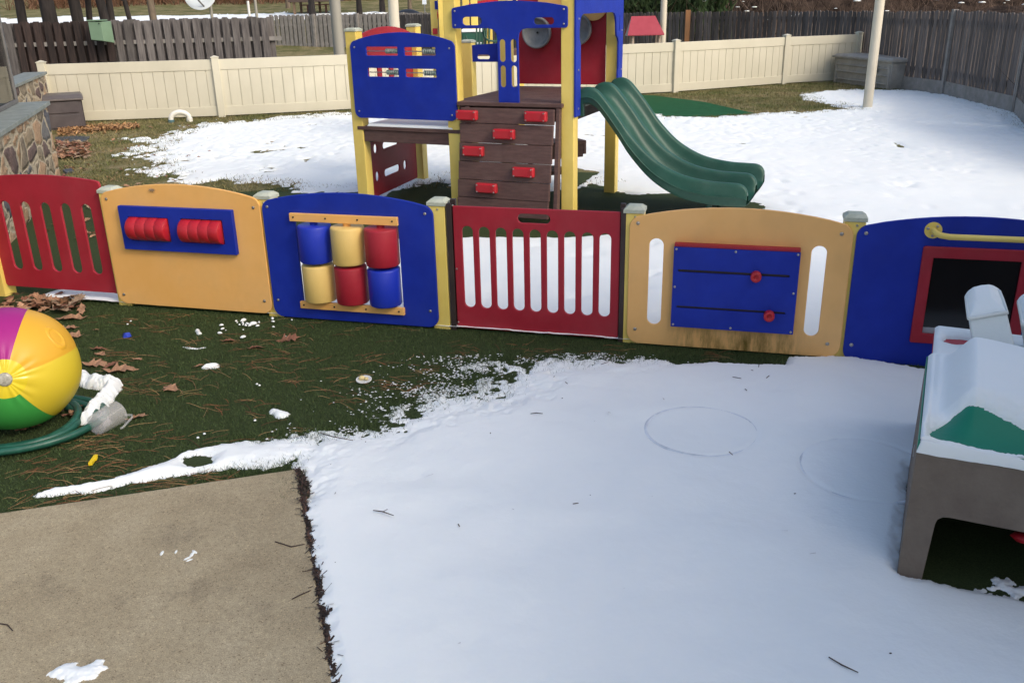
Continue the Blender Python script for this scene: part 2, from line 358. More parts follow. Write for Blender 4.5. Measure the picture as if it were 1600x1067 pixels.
# near snow
near_px = [(52, 777), (100, 764), (160, 755), (225, 738), (270, 722), (292, 710), (345, 698), (420, 692), (500, 680), (575, 668), (600, 650), (640, 628), (690, 618), (745, 608), (762, 590), (725, 572), (790, 566), (870, 561), (960, 562), (1060, 569), (1222, 574), (1232, 560), (1330, 562), (1440, 580)]
near_poly = [G(*p) for p in near_px]+[(2.6, 4.55), (4.6, 3.9), (4.6, 0), (-.2, 0)]+[G(*p) for p in ((514, 1067), (500, 960), (485, 850), (472, 790), (464, 745), (455, 728), (400, 730), (345, 736), (300, 741), (240, 750), (140, 772))]
hole_px = [(282, 716), (315, 711), (335, 716), (328, 730), (300, 735), (284, 732)]
hole = [G(*p) for p in hole_px]
O1 = Vector((1.43, 2.79, 0)); MT = frame(O1, O1+Vector((.90, -.436, 0)))
tbl = [tuple((MT @ Vector(p))[:2]) for p in ((.02, .02, 0), (1.2, .02, 0), (1.2, .87, 0), (.02, .87, 0))]
res = .0105
X, Y = np.meshgrid(np.arange(-2.5, 3.0, res), np.arange(1.75, 5.15, res))
d = sdf(X, Y, near_poly)
d = np.minimum(d, -sdf(X, Y, hole)); 
dt = -sdf(X, Y, tbl); d = np.minimum(d, dt)
fuzz = np.clip((Y-3.3)/1.0, 0, 1)*np.clip((1.2-X)/1.2, 0, 1)*np.clip((X+1.4)/.5, 0, 1)
lump = fbm(X, Y, 9, 4, 3)
nz = fbm(X, Y, 11, 6, 9, .72)*(.03+.34*fuzz)+fbm(X, Y, 4, 3, 21)*(.012+.05*fuzz)+fbm(X, Y, 50, 3, 77, .7)*(.014+.03*fuzz)
dd = d+nz-.02*fuzz
th = .034*np.clip(dd/.055, -1, 1)
th = np.where(dd > 0, .034*np.clip(dd/(.06+.42*fuzz), 0, 1)**(.5+.45*fuzz), .3*dd)-.003*fuzz
th += np.where(dd > .05, 1, 0)*0+np.clip(dd/.3, 0, 1)*(.017*fbm(X, Y, 1.5, 3, 31)+.004*lump+.0008*fbm(X, Y, 40, 3, 8))
for (cx, cy, r) in ((.935, 3.975, .272), (1.60, 3.55, .285)):           # hoops buried under the snow
    rr = np.abs(np.hypot(X-cx, (Y-cy))-r); ang = np.arctan2(Y-cy, X-cx)
    th -= .004*np.exp(-(rr/.013)**2)
th -= .015*np.exp(-np.clip(dt, 0, 9)/.05)*(dt > 0)
keep = (dd > -.03) & (th > -.02)
gridmesh('snow', X, Y, .005+th, keep, snowm, kind='structure')

# drifted strip lying just behind the play fence
S_, Y_ = np.meshgrid(np.arange(-.74, 4.95, .02), np.arange(.015, .26, .012))
ds_ = np.minimum(np.minimum(S_+.74, 4.95-S_), np.minimum(.25-Y_, Y_+.05))+.03*fbm(S_, Y_, 7, 4, 90)
PX = np.array(MF) @ np.stack([S_.ravel(), Y_.ravel(), np.zeros(S_.size), np.ones(S_.size)])
gridmesh('snow', PX[0].reshape(S_.shape), PX[1].reshape(S_.shape), .006+.028*np.sqrt(np.clip(ds_/.08, 0, 1))+.004*fbm(S_, Y_, 18, 3, 91), ds_ > 0, snowm, kind='structure')
# yard snow
yard_px = [(205, 388), (212, 372), (232, 376), (300, 374), (460, 380), (560, 376), (720, 373), (840, 374), (960, 368), (1060, 352), (1150, 344), (1205, 330), (1196, 318), (1080, 303), (1060, 303), (985, 303), (955, 296), (925, 288), (896, 297), (850, 300), (716, 292), (690, 281), (640, 290), (585, 306), (560, 300), (470, 301), (440, 290), (420, 288), (345, 284), (300, 287), (262, 276), (232, 263), (245, 250), (218, 240), (255, 222), (240, 215), (285, 205), (300, 197), (360, 192), (440, 186), (545, 178), (640, 172), (860, 168), (1000, 172), (1050, 184), (1105, 184), (1180, 179), (1260, 176), (1330, 172), (1300, 164), (1262, 156), (1250, 149), (1295, 143), (1312, 141), (1345, 141), (1400, 142), (1440, 143), (1478, 150), (1530, 158), (1583, 177), (1620, 200)]
yard_poly = [G(*p) for p in yard_px]+[(8.2, 12), (9, 8), (8, 3.2), (5.1, 3.95)]+[fpt(s, .12) for s in (5.0, 3.8, 2.5, 1.3, .25)]
X, Y = np.meshgrid(np.arange(-7, 9.6, .035), np.arange(3.6, 23, .04))
d = sdf(X, Y, yard_poly)
far = np.clip((Y-8)/6, 0, 1); left = np.clip((-.5-X)/3, 0, 1)
nz = fbm(X, Y, 2.2, 6, 41, .74)*(.10+.75*left*far+.30*far)+fbm(X, Y, 9, 5, 45, .75)*(.04+.20*far+.25*left*far)
holes_ = fbm(X, Y, 3.1, 6, 52, .7)
hole_thr = .60-.16*left-.07*far
dd = d+nz; dd = np.minimum(dd, (hole_thr-holes_)*.8)
hs2 = fbm(X, Y, 12, 4, 57, .7); dd = np.minimum(dd, (.50-.10*left-hs2)*.35+.3*(1-far))
for (qa, qb, qw) in (((903, 211), (948, 213), .05), ((1084, 221), (1120, 223), .05), ((1135, 224), (1165, 225), .025), ((1345, 211), (1362, 213), .04), ((1240, 183), (1262, 184), .06), ((1398, 224), (1412, 233), .03), ((345, 283), (365, 287), .09), ((400, 240), (470, 232), .03)):
    ga, gb = G(*qa), G(*qb); ex, ey = gb[0]-ga[0], gb[1]-ga[1]; t_ = np.clip(((X-ga[0])*ex+(Y-ga[1])*ey)/(ex*ex+ey*ey), 0, 1); dd = np.minimum(dd, np.hypot(X-ga[0]-t_*ex, Y-ga[1]-t_*ey)-qw+.5*nz)
patch = sdf(X, Y, [G(*p) for p in ((897, 262), (935, 269), (905, 292), (893, 294))]); dd = np.minimum(dd, -patch+.4*nz)
th = np.where(dd > 0, .03*np.clip(dd/.3, 0, 1)**.6, .2*dd)
th += np.clip(dd/.4, 0, 1)*(.02*fbm(X, Y, .9, 3, 61)+.006*fbm(X, Y, 7, 4, 67))
# a few footprints across the yard
for k in range(24):
    t = k/46; cx, cy = (4.2+2.6*math.sin(k*.9)+.2*random.random(), 7.5+9*t) if k % 2 else (2.6+.7*t+.24*(k % 4 == 0)+.1*random.random(), 8.5+8*t)
    a = random.uniform(-.5, .5); xx = (X-cx)*math.cos(a)+(Y-cy)*math.sin(a); yy = -(X-cx)*math.sin(a)+(Y-cy)*math.cos(a)
    th -= .010*np.exp(-((xx/.055)**2+(yy/.12)**2)**2)
gridmesh('snow', X, Y, .006+th, (dd > -.1), snowm, kind='structure')
YARD = (yard_poly, near_poly)

# snow and lawn strips on the bank beyond the fences
def bank_patch(name, px, Y0, m, seed, th=.05):
    pts = px; xs = [p[0] for p in pts]; ys = [p[1] for p in pts]
    X, Y = np.meshgrid(np.linspace(min(xs)-2, max(xs)+2, 220), np.linspace(min(ys)-2, max(ys)+2, 110))
    d = sdf(X, Y, pts)+fbm(X, Y, .7, 6, seed, .75)*3.2-.3
    gridmesh(name, X, Y, hillz(X, Y)+np.where(d > 0, th, -.25), d > -.3, m, kind='structure')
bank_patch('snow', [(-34, 55), (-12, 55), (-7, 56), (-7, 60), (-12, 62), (-34, 61)], 50, snowm, 3)
bank_patch('snow', [(-8, 47), (-1, 46), (2, 50), (0, 56), (-7, 54)], 50, snowm, 13)
bank_patch('snow', [(2, 50), (7, 50), (9, 55), (4, 58)], 50, snowm, 23)

# ================================================================ LOW PLAY FENCE
GP = 'yellow posts of the low play fence'
def fence_post(s, label):
    t = thing('fence_post', (*fpt(s, .08), 0), label, 'fence post', GP)
    b = MB().box(s-.0575, .021, 0, s+.0575, .136, .843, MF); b.build('post', yellow, t, .006)
    b = MB().box(s-.064, .014, .8435, s+.064, .143, .866, MF); b.add([(s-.064, .014, .866), (s+.064, .014, .866), (s+.064, .143, .866), (s-.064, .143, .866), (s-.04, .04, .885), (s+.04, .04, .885), (s+.04, .118, .885), (s-.04, .118, .885)],
        [(4, 5, 6, 7), (0, 1, 5, 4), (1, 2, 6, 5), (2, 3, 7, 6), (3, 0, 4, 7)], 0, MF)
    c = b.build('post_cap', greycap, t, .003)
    bolts(MF, [(s+.01, .822)], .021, t, .007)
for s, l in ((-1.085, 'yellow post holding the left end of the red slotted panel'), (.054, 'yellow post between the red slotted panel and the orange roller panel'),
             (1.30, 'yellow post between the orange roller panel and the blue barrel panel'), (2.545, 'yellow post between the blue barrel panel and the red gate'),
             (3.815, 'yellow post between the red gate and the orange slider panel'), (5.08, 'yellow post between the orange slider panel and the blue window panel'),
             (6.36, 'yellow post beyond the blue window panel, at the right edge')):
    fence_post(s, l)
def slot(x0, x1, z0, z1): return rrect(x0, z0, x1, z1, min(x1-x0, z1-z0)/2-.0005, 8)
def ptng(name, s, label, cat='activity panel', g='colourful panels of the low play fence'): return thing(name, (*fpt(s), 0), label, cat, g)

# red slotted panel
t = ptng('slotted_panel', -.5, 'dark red slotted panel at the left end of the low play fence')
plate('board', arched(-1.03, .085, -.008, .925, .955, .03), [slot(x, x+.085, .225, .752) for x in (-.915, -.737, -.559, -.381, -.203)], MF, .05, .02, red, t)
# orange roller panel
t = ptng('roller_panel', .65, 'orange activity panel with two red ribbed rollers in a blue frame')
ho = [rrect(.25, .522, .582, .70, .008), rrect(.672, .528, 1.008, .703, .008)]
plate('board', arched(.022, .03, 1.287, .862, .93, .07), ho, MF, 0, .02, orange, t)
fr = plate('roller_frame', rrect(.182, .458, 1.086, .772, .006), [rrect(.254, .525, .578, .697, .006), rrect(.676, .531, 1.004, .70, .006)], MF, -.036, .035, blue, t)
for x0, x1 in ((.262, .57), (.684, .996)):
    prof = []; n = 4; L = (x1-x0)/n
    for i in range(n):
        prof += [(.0815, i*L+.0), (.083, i*L+.002), (.083, (i+1)*L-.002), (.0815, (i+1)*L)]
    prof = [(0, 0)]+prof+[(0, n*L)]
    Mr = MF @ Matrix.Translation((x0, -.018, .613)) @ Matrix.Rotation(R(90), 4, 'Y')
    b = MB().lathe(prof, Mr, 36); b.build('roller', redb, t)
bolts(MF, [(.075, .81), (1.24, .79), (.075, .10), (1.235, .125)], 0, t, .011)
b = MB()
for i in range(9):
    a = i*.7; b.tube([(.47, -.005, .888), (.47+.03*math.cos(a), -.012, .888+.02*math.sin(a)*.7)], [.005, .001], 5, MF)
b.build('cotton_tuft', mat('dead_plant_tuft', (.35, .24, .14), .9), t)

# blue barrel panel
t = ptng('barrel_panel', 1.9, 'blue activity panel with six turning barrels on three upright rods')
plate('board', arched(1.302, .018, 2.528, .848, .91, .07), [rrect(1.54, .13, 2.283, .735, .004)], MF, 0, .02, blue, t)
plate('crossbar', rrect(1.515, .712, 2.29, .768, .004), [], MF, -.026, .025, orange, t)
plate('crossbar', rrect(1.525, .098, 2.295, .15, .004), [], MF, -.026, .025, orange, t)
blueb = mat('bright_blue_plastic', (.008, .03, .42), .42, bump=.2, bscale=120, extra=weather((.05, .08, .35), 4, .3)); yelb = mat('yellow_orange_plastic', (.72, .50, .15), .45, (.78, .55, .18), 3, .2, 120, extra=weather((.5, .36, .14), 3, .35))
cols = [[blueb, yelb, redb], [yelb, red, blueb]]
for r_, zz in enumerate(((.435, .69), (.158, .418))):
    for c_, cx in enumerate((1.672, 1.913, 2.155)):
        R0 = .113 if r_ == 0 else .110
        prof = [(0, 0), (R0-.014, 0), (R0-.004, .004), (R0, .012), (R0, zz[1]-zz[0]-.012), (R0-.004, zz[1]-zz[0]-.004), (R0-.014, zz[1]-zz[0]), (0, zz[1]-zz[0])]
        b = MB().lathe(prof, MF @ Matrix.Translation((cx, .012, zz[0])), 40); b.build('barrel', cols[r_][c_] if not (r_ == 0 and c_ == 2) else red, t)
for i, cx in enumerate((1.672, 1.913, 2.155)):
    b = MB().cyl((cx, .012, .10), (cx, .012, .735), .012, M=MF); b.cyl((cx, .012, .69), (cx, .012, .716), .026, M=MF); b.cyl((cx, .012, .419), (cx, .012, .434), .03, M=MF)
    b.build('rod', [blue, orange, red][i], t)
bolts(MF, [(1.345, .80), (2.475, .795), (1.345, .14), (2.475, .135)], 0, t, .010)
bolts(MF, [(1.545, .742), (1.78, .742), (2.01, .742), (2.255, .742), (1.555, .125), (1.785, .125), (2.02, .125), (2.26, .125)], -.026, t, .006, m=black)

# gate
t = ptng('gate', 3.19, 'red slotted gate with oval hand hole, hinged between two brown channels', 'gate', 'gate of the play fence')
hs = [slot(2.709+.1119*i, 2.782+.1119*i, .168-.0005*i, .718-.0012*i) for i in range(9)]+[slot(3.082, 3.292, .753, .812)]
plate('board', rrect(2.652, .02, 3.733, .846, .006), hs, MF, .03, .02, red, t, .005)
for x0, x1, zt in ((2.612, 2.648, .86), (3.737, 3.768, .87)):
    b = MB().box(x0, .018, .0, x1, .028, zt, MF); b.box(x0, .052, .0, x1, .062, zt, MF); b.box((x0 if x0 > 3 else x0), .028, 0, (x0+.01), .052, zt, MF)
    b.box(x0+.01 if x0 < 3 else x0-.012, .07, 0, x1+.012 if x0 < 3 else x1-.012, .1, zt+.02, MF)
    b.build('channel', darkbrown, t, .002)
bolts(MF, [(2.665, .43), (2.66, .06), (2.655, .85)], .03, t, .006)

# orange slider panel with the mossy stain
def moss(m, N, L, b, tc, out):
    sep = N.new('ShaderNodeSeparateXYZ'); L.new(tc.outputs['Object'], sep.inputs[0])
    mp = N.new('ShaderNodeMapping'); mp.inputs['Scale'].default_value = (9, 9, 2.0); L.new(tc.outputs['Object'], mp.inputs[0])
    n = N.new('ShaderNodeTexNoise'); n.inputs['Scale'].default_value = 1.6; n.inputs['Detail'].default_value = 9; n.inputs['Roughness'].default_value = .7; L.new(mp.outputs[0], n.inputs['Vector'])
    a = N.new('ShaderNodeMapRange'); a.inputs['From Min'].default_value = .27; a.inputs['From Max'].default_value = .08; L.new(sep.outputs['Z'], a.inputs[0])
    bb = N.new('ShaderNodeMapRange'); bb.interpolation_type = 'SMOOTHSTEP'; bb.inputs['From Min'].default_value = -.42; bb.inputs['From Max'].default_value = -.2; L.new(sep.outputs['X'], bb.inputs[0])
    c = N.new('ShaderNodeMapRange'); c.interpolation_type = 'SMOOTHSTEP'; c.inputs['From Min'].default_value = .48; c.inputs['From Max'].default_value = .3; L.new(sep.outputs['X'], c.inputs[0])
    p = N.new('ShaderNodeMath'); p.operation = 'MULTIPLY'; L.new(a.outputs[0], p.inputs[0]); L.new(bb.outputs[0], p.inputs[1])
    p1 = N.new('ShaderNodeMath'); p1.operation = 'MULTIPLY'; L.new(p.outputs[0], p1.inputs[0]); L.new(c.outputs[0], p1.inputs[1])
    nn = N.new('ShaderNodeMapRange'); nn.inputs['From Min'].default_value = .42; nn.inputs['From Max'].default_value = .66; L.new(n.outputs['Fac'], nn.inputs[0])
    p2 = N.new('ShaderNodeMath'); p2.operation = 'MULTIPLY'; p2.use_clamp = True; L.new(p1.outputs[0], p2.inputs[0]); L.new(nn.outputs[0], p2.inputs[1])
    mx = N.new('ShaderNodeMix'); mx.data_type = 'RGBA'; L.new(p2.outputs[0], mx.inputs['Factor']); L.new(out, mx.inputs['A']); mx.inputs['B'].default_value = (.16, .10, .008, 1)
    # faint grey soiling high on the board
    n3 = N.new('ShaderNodeTexNoise'); n3.inputs['Scale'].default_value = 3; n3.inputs['Detail'].default_value = 8; L.new(tc.outputs['Object'], n3.inputs['Vector'])
    m3 = N.new('ShaderNodeMapRange'); m3.inputs['From Min'].default_value = .5; m3.inputs['From Max'].default_value = .85; m3.inputs['To Max'].default_value = .35; L.new(n3.outputs['Fac'], m3.inputs[0])
    mx2 = N.new('ShaderNodeMix'); mx2.data_type = 'RGBA'; L.new(m3.outputs[0], mx2.inputs['Factor']); L.new(mx.outputs['Result'], mx2.inputs['A']); mx2.inputs['B'].default_value = (.40, .25, .11, 1)
    L.new(mx2.outputs['Result'], b.inputs['Base Color'])
orange2 = mat('orange_plastic_with_moss', (.84, .46, .15), .5, (.90, .51, .185), 2, .2, 400, extra=moss)
t = ptng('slider_panel', 4.43, 'orange activity panel with a blue box of two sliding red knobs, stained green below')
plate('board', arched(3.793, .014, 5.074, .835, .902, .075), [slot(3.917, 4.003, .147, .70), slot(4.857, 4.942, .14, .698)], MF, 0, .02, orange2, t)
bx = plate('slider_box', rrect(4.07, .162, 4.795, .668, .004), [slot(4.10, 4.745, .514, .53), slot(4.10, 4.74, .286, .30)], MF, -.055, .014, blue, t, .002)
b = MB().box(4.075, -.040, .17, 4.79, -.002, .664, MF); b.build('box_body', darkbrown, bx)
b = MB().box(4.072, -.052, .6695, 4.793, -.002, .686, MF); b.build('top_strip', red, t, .002)
for x, z in ((4.555, .50), (4.648, .262)):
    b = MB(); prof = [(0, 0), (.012, 0), (.012, .01), (.029, .01), (.031, .013), (.031, .021), (.027, .023), (.027, .025), (.031, .027), (.031, .036), (.027, .038), (.027, .040), (.031, .042), (.031, .051), (.028, .054), (.012, .054), (.011, .046), (0, .046)]
    b.lathe(prof, MF @ Matrix.Translation((x, -.05, z+.018)) @ Matrix.Rotation(R(90), 4, 'X'), 28); b.build('knob', redb, t)
bolts(MF, [(3.845, .79), (5.01, .775), (3.845, .11), (5.0, .10)], 0, t, .011)
bolts(MF, [(4.085, .655), (4.43, .655), (4.78, .655), (4.085, .42), (4.775, .42), (4.085, .178), (4.43, .178), (4.78, .178)], -.055, t, .007)

# blue window panel
t = ptng('window_panel', 5.7, 'blue panel with red framed dark window and yellow grab rail')
plate('board', arched(5.092, 0.0, 6.345, .833, .90, .07), [rrect(5.51, .215, 5.955, .66, .003)], MF, 0, .02, blue, t)
fr = plate('window_frame', rrect(5.448, .152, 6.02, .728, .012), [rrect(5.508, .212, 5.957, .663, .003)], MF, -.021, .02, red, t, .006)
b = MB().box(5.50, .0, .246, 5.962, .004, .668, MF); b.build('pane', mat('dark_acrylic', (.006, .006, .007), .12, spec=.6), fr)
b = MB().box(5.50, .0, .208, 5.962, .005, .245, MF); b.build('sill_strip', mat('grey_strip', (.35, .36, .38), .5), fr)
rp = [(5.487, -.001, .818), (5.487, -.03, .818), (5.493, -.055, .814), (5.515, -.068, .806), (5.56, -.072, .80), (5.9, -.072, .80), (6.25, -.072, .80), (6.27, -.06, .80), (6.278, -.03, .80), (6.28, -.001, .80)]
b = MB().tube(rp, .0165, 14, MF)
for x, z in ((5.487, .818), (6.28, .80)): b.cyl((x, -.001, z), (x, -.007, z), .046, n=28, M=MF)
rl = b.build('grab_rail', yellow, t)
bolts(MF, [(5.487+.03*math.cos(a), .818+.03*math.sin(a)) for a in (.9, 2.8, 4.7)], -.0075, rl, .008, m=steel)
bolts(MF, [(5.14, .785), (5.135, .105), (6.3, .79), (6.3, .1)], 0, t, .011)

# ================================================================ PLAY TOWER
A = Vector((-1.55, 9.58, 0)); B = Vector((-.51, 9.10, 0)); C_ = Vector((.595, 8.63, 0)); D = Vector((1.17, 10.09, 0)); E_ = Vector((.01, 10.55, 0)); F_ = Vector((-1.08, 11.05, 0)); G_ = Vector((-.43, 10.78, 0))
MAB = frame(A, B); MBC = frame(B, C_); MCD = frame(C_, D); MED = frame(E_, D); MAF = frame(A, F_); MFE = frame(F_, E_)
tower = thing('play_tower', (B.x, B.y, 0), 'blue, red and yellow climbing tower with brown decks and a green double slide', 'play structure')
def tpost(P, h, cap=True, w=.064):
    M = frame(P, P+Vector((.9205, -.3907, 0))); M.translation = P
    b = MB().box(-w, -w, 0, w, w, h, M); o = b.build('post', yellow, tower, .007)
    if cap:
        w2 = w+.006; b = MB().box(-w2, -w2, h+.0005, w2, w2, h+.02, M); b.add([(-w2, -w2, h+.02), (w2, -w2, h+.02), (w2, w2, h+.02), (-w2, w2, h+.02), (-.045, -.045, h+.034), (.045, -.045, h+.034), (.045, .045, h+.034), (-.045, .045, h+.034)],
            [(4, 5, 6, 7), (0, 1, 5, 4), (1, 2, 6, 5), (2, 3, 7, 6), (3, 0, 4, 7)], 0, M); b.build('post_cap', greycap, o, .002)
    return o
for P, h in ((A, 1.81), (F_, 1.81), (G_, 1.63), (B, 2.75), (C_, 2.75), (D, 2.75), (E_, 2.75)): tpost(P, h)
# abacus panel
ab = plate('abacus_panel', arched(.005, .962, 1.205, 1.725, 1.80, .07), [rrect(.195, 1.58, .565, 1.665, .012), rrect(.64, 1.58, .995, 1.66, .012), rrect(.195, 1.376, .562, 1.46, .012), rrect(.642, 1.376, .993, 1.456, .012)], MAB, -.092, .02, blue, tower)
bead = mat('grey_green_bead', (.12, .2, .16), .35, (.3, .32, .3), 30)
for x0, x1, z in ((.2, .56, 1.622), (.645, .99, 1.62), (.2, .556, 1.418), (.648, .988, 1.416)):
    b = MB().cyl((x0-.02, -.068, z), (x1+.02, -.068, z), .005, n=8, M=MAB); b.build('rod', steel, ab)
    b = MB()
    for i in range(6):
        cx = x1-.015-.024*i; Mr = MAB @ Matrix.Translation((cx, -.068, z)) @ Matrix.Rotation(R(90), 4, 'Y')
        b.lathe([(0, -.011), (.018, -.010), (.025, -.004), (.025, .004), (.018, .010), (0, .011)], Mr, 16)
    b.build('beads', bead, ab)
bolts(MAB, [(.06, 1.66), (1.15, 1.65), (.06, 1.03), (1.15, 1.02)], -.092, ab, .010)
# left side red panel (A-F), with finger maze and slots
plate('side_panel', arched(.07, .93, 1.47, 1.76, 1.835, .05), [slot(.30, .52, 1.10, 1.5), slot(.62, .82, 1.10, 1.5), slot(.92, 1.12, 1.10, 1.5)], MAF, .0, .02, red, tower)
b = MB()
for s in (.35, .75, 1.1):
    b.lathe([(0, -.02), (.05, -.018), (.055, 0), (.05, .018), (0, .02)], MAF @ Matrix.Translation((s, .05, 1.585)) @ Matrix.Rotation(R(90), 4, 'X'), 14)
b.build('spinner_gears', mat('grey_gear', (.35, .36, .34), .5), tower)
plate('lower_side_panel', rrect(.12, .06, 1.42, .66, .02), [slot(.50, .92, .235, .315), slot(.50, .92, .545, .615), rrect(.27, .22, .36, .33, .044), rrect(1.03, .22, 1.12, .33, .044), rrect(.27, .53, .36, .63, .044)], MAF, .0, .02, red, tower)
# low deck
b = MB()
for i in range(10): b.box(-.0, .0+.155*i-.07, .835, 1.25, .0+.155*i+.078, .873, MAB)
b.box(.07, -.055, .715, 1.19, -.018, .833, MAB); b.box(.07, 1.40, .66, 1.19, 1.44, .833, MAB)
for x in (.1, 1.14): b.box(x, -.015, .70, x+.04, 1.39, .83, MAB)
b.build('low_deck', brownp, tower, .006)
sn = MB().box(.12, -.072, .8745, 1.14, .9, .905, MAB, tp=(.02, .012)); sn.build('deck_snow', snowm, label='thin snow layer on the low brown deck under the blue abacus panel', cat='snow', bevel=.008)
# high deck (two boards show their lip over the climbing wall)
b = MB()
for i in range(11): b.box(.068 if i in (0, 9) else .0, -.115+.158*i, 1.115, 1.24 if i else 1.165, -.115+.158*i+.152, 1.153, MBC)
b.box(.07, -.06, .98, 1.17, -.02, 1.112, MBC); b.box(1.19, .06, .98, 1.23, 1.5, 1.112, MBC); b.box(0, .06, .98, .04, 1.5, 1.112, MBC); b.box(.07, 1.52, .98, 1.2, 1.56, 1.112, MBC)
b.build('high_deck', brownp, tower, .006)
# T-shaped blue barrier
Tout = [(.04, 1.845), (.045, 1.835), (.06, 1.83), (.42, 1.828), (.47, 1.815), (.50, 1.78), (.508, 1.73), (.508, 1.16), (.515, 1.135), (.54, 1.122), (.69, 1.122), (.715, 1.135), (.722, 1.16), (.722, 1.73), (.73, 1.78), (.76, 1.815), (.81, 1.825), (1.19, 1.826), (1.205, 1.835), (1.21, 1.85), (1.21, 1.99), (1.205, 2.005), (1.19, 2.013), (1.0, 2.045), (.75, 2.065), (.63, 2.068), (.5, 2.065), (.25, 2.045), (.06, 2.015), (.045, 2.007), (.04, 1.99)]
tb = plate('barrier_panel', Tout, [slot(.148, .352, 1.857, 1.932), slot(.88, 1.078, 1.855, 1.917), slot(.529, .588, 1.525, 1.73), slot(.642, .703, 1.523, 1.73), slot(.531, .588, 1.293, 1.493), slot(.645, .703, 1.293, 1.493)], MBC, -.09, .02, blue, tower)
bolts(MBC, [(.075, 1.985), (.075, 1.86), (1.175, 1.985), (1.175, 1.86), (.59, 1.135), (.64, 1.135)], -.09, tb, .009)
# climbing wall: planks leaning slightly outwards, red holds
CW = MBC
wallm = None
cw = None
zt = [1.105, .958, .772, .594, .416, .24, .07]
for i in range(6):
    z1, z0 = zt[i]-.003, zt[i+1]+.0025
    b = MB(); o1, o0 = -.155-.10*(1-z1/1.1), -.155-.10*(1-z0/1.1)
    x0 = .128-.04*i/5; x1 = 1.10-.035*i/5
    b.add([(x0, o0, z0), (x1, o0, z0), (x1, o0+.035, z0), (x0, o0+.035, z0), (x0, o1, z1), (x1, o1, z1), (x1, o1+.035, z1), (x0, o1+.035, z1)], [(0, 3, 2, 1), (4, 5, 6, 7), (0, 1, 5, 4), (1, 2, 6, 5), (2, 3, 7, 6), (3, 0, 4, 7)], 0, CW)
    if i == 0:
        b.add([], []); cw = b.build('climbing_wall', brownp, tower, .005)
    else: b.build('plank', brownp, cw, .005)
b = MB()
for x in (.16, 1.105): b.add([(x, -.255+.036, 0), (x+.04, -.255+.036, 0), (x+.04, -.13, 0), (x, -.13, 0), (x, -.155+.036, 1.11), (x+.04, -.155+.036, 1.11), (x+.04, -.06, 1.11), (x, -.06, 1.11)], [(0, 3, 2, 1), (4, 5, 6, 7), (0, 1, 5, 4), (1, 2, 6, 5), (2, 3, 7, 6), (3, 0, 4, 7)], 0, CW)
b.build('wall_stringer', brownp, cw, .004)
for x, z in ((.205, 1.035), (.925, 1.04), (.60, .868), (.275, .695), (.81, .517), (.42, .345)):
    o = -.155-.10*(1-z/1.1); n_ = MB()
    hw, hh = .112, .047
    pr = rrect(x-hw, z-hh, x+hw, z+hh, .014, 4); pr2 = rrect(x-hw+.012, z-hh+.012, x+hw-.012, z+hh-.012, .012, 4)
    k = len(pr); vs = [(p[0], o-.001, p[1]) for p in pr]+[(p[0], o-.035, p[1]) for p in pr]+[(p[0], o-.052, p[1]) for p in pr2]
    fs = [(i, (i+1) % k, k+(i+1) % k, k+i) for i in range(k)]+[(k+i, k+(i+1) % k, 2*k+(i+1) % k, 2*k+i) for i in range(k)]+[tuple(range(2*k, 3*k))]
    n_.add(vs, fs, 0, CW)
    for sx in (-1, 1):
        for sz in (-1, 1):
            n_.cyl((x+sx*(hw-.022), o-.040, z+sz*(hh-.014)), (x+sx*(hw-.022), o-.056, z+sz*(hh-.014)), .0075, n=10, M=CW, mi=1)
    for j in range(3): n_.box(x+hw-.05+.012*j, o-.055, z-.02, x+hw-.045+.012*j, o-.050, z+.02, CW)
    n_.build('climbing_hold', [redb, steel], cw)
# blue frame at the slide mouth
so_ = [(-.075, 1.03), (.075, 1.03), (.078, 1.25), (.075, 1.68), (.05, 1.705), (.035, 1.73), (.035, 1.80), (.05, 1.86), (.072, 1.90), (.105, 1.928), (.16, 1.938), (1.20, 1.936), (1.27, 1.925), (1.32, 1.89), (1.35, 1.83), (1.36, 1.74), (1.38, 1.70), (1.44, 1.67), (1.468, 1.63), (1.472, 1.36), (1.455, 1.31), (1.455, 1.03), (1.64, 1.03), (1.64, 2.5), (-.075, 2.5)]
sp = plate('slide_entry_panel', so_, [slot(1.475, 1.50, 1.74, 1.9)], MCD, -.086, .02, blue, tower)
bolts(MCD, [(.0, 1.10), (.0, 1.45), (.0, 1.9), (1.58, 1.35), (1.58, 1.75)], -.086, sp, .010)
# rear red panel with two grey steering bowls and an orange disc
rp_ = plate('rear_panel', rrect(.15, 1.185, 1.165, 2.45, .01), [], MED, -.02, .02, red, tower)
bowl = mat('grey_bowl', (.13, .15, .155), .5, (.27, .28, .27), 6, .3, 60)
for s, z in ((.40, 1.735), (.86, 1.765)):
    b = MB().lathe([(0, .032), (.05, .026), (.11, .012), (.135, -.004), (.142, -.03), (.152, -.04), (.163, -.036), (.168, -.015), (.165, .01), (.15, .03), (.10, .045), (0, .05)], MED @ Matrix.Translation((s, -.085, z)) @ Matrix.Rotation(R(-90), 4, 'X'), 36)
    b.cyl((s, -.065, z), (s, -.075, z), .012, n=12, M=MED, mi=1); b.build('steering_bowl', [bowl, black], rp_)
b = MB().cyl((.55, -.022, 2.06), (.55, -.045, 2.06), .15, n=32, M=MED); b.build('round_disc', orange, rp_)
b = MB().cyl((1.03, -.022, 2.0), (1.03, -.05, 2.0), .15, n=32, M=MED); b.build('round_disc', orange, rp_)
# small rear handhold panel
plate('handhold_panel', [(.72, 1.42), (1.13, 1.42), (1.13, 1.625), (.72, 1.60)], [slot(.83, .99, 1.45, 1.50)], MFE, -.01, .02, blue, tower)
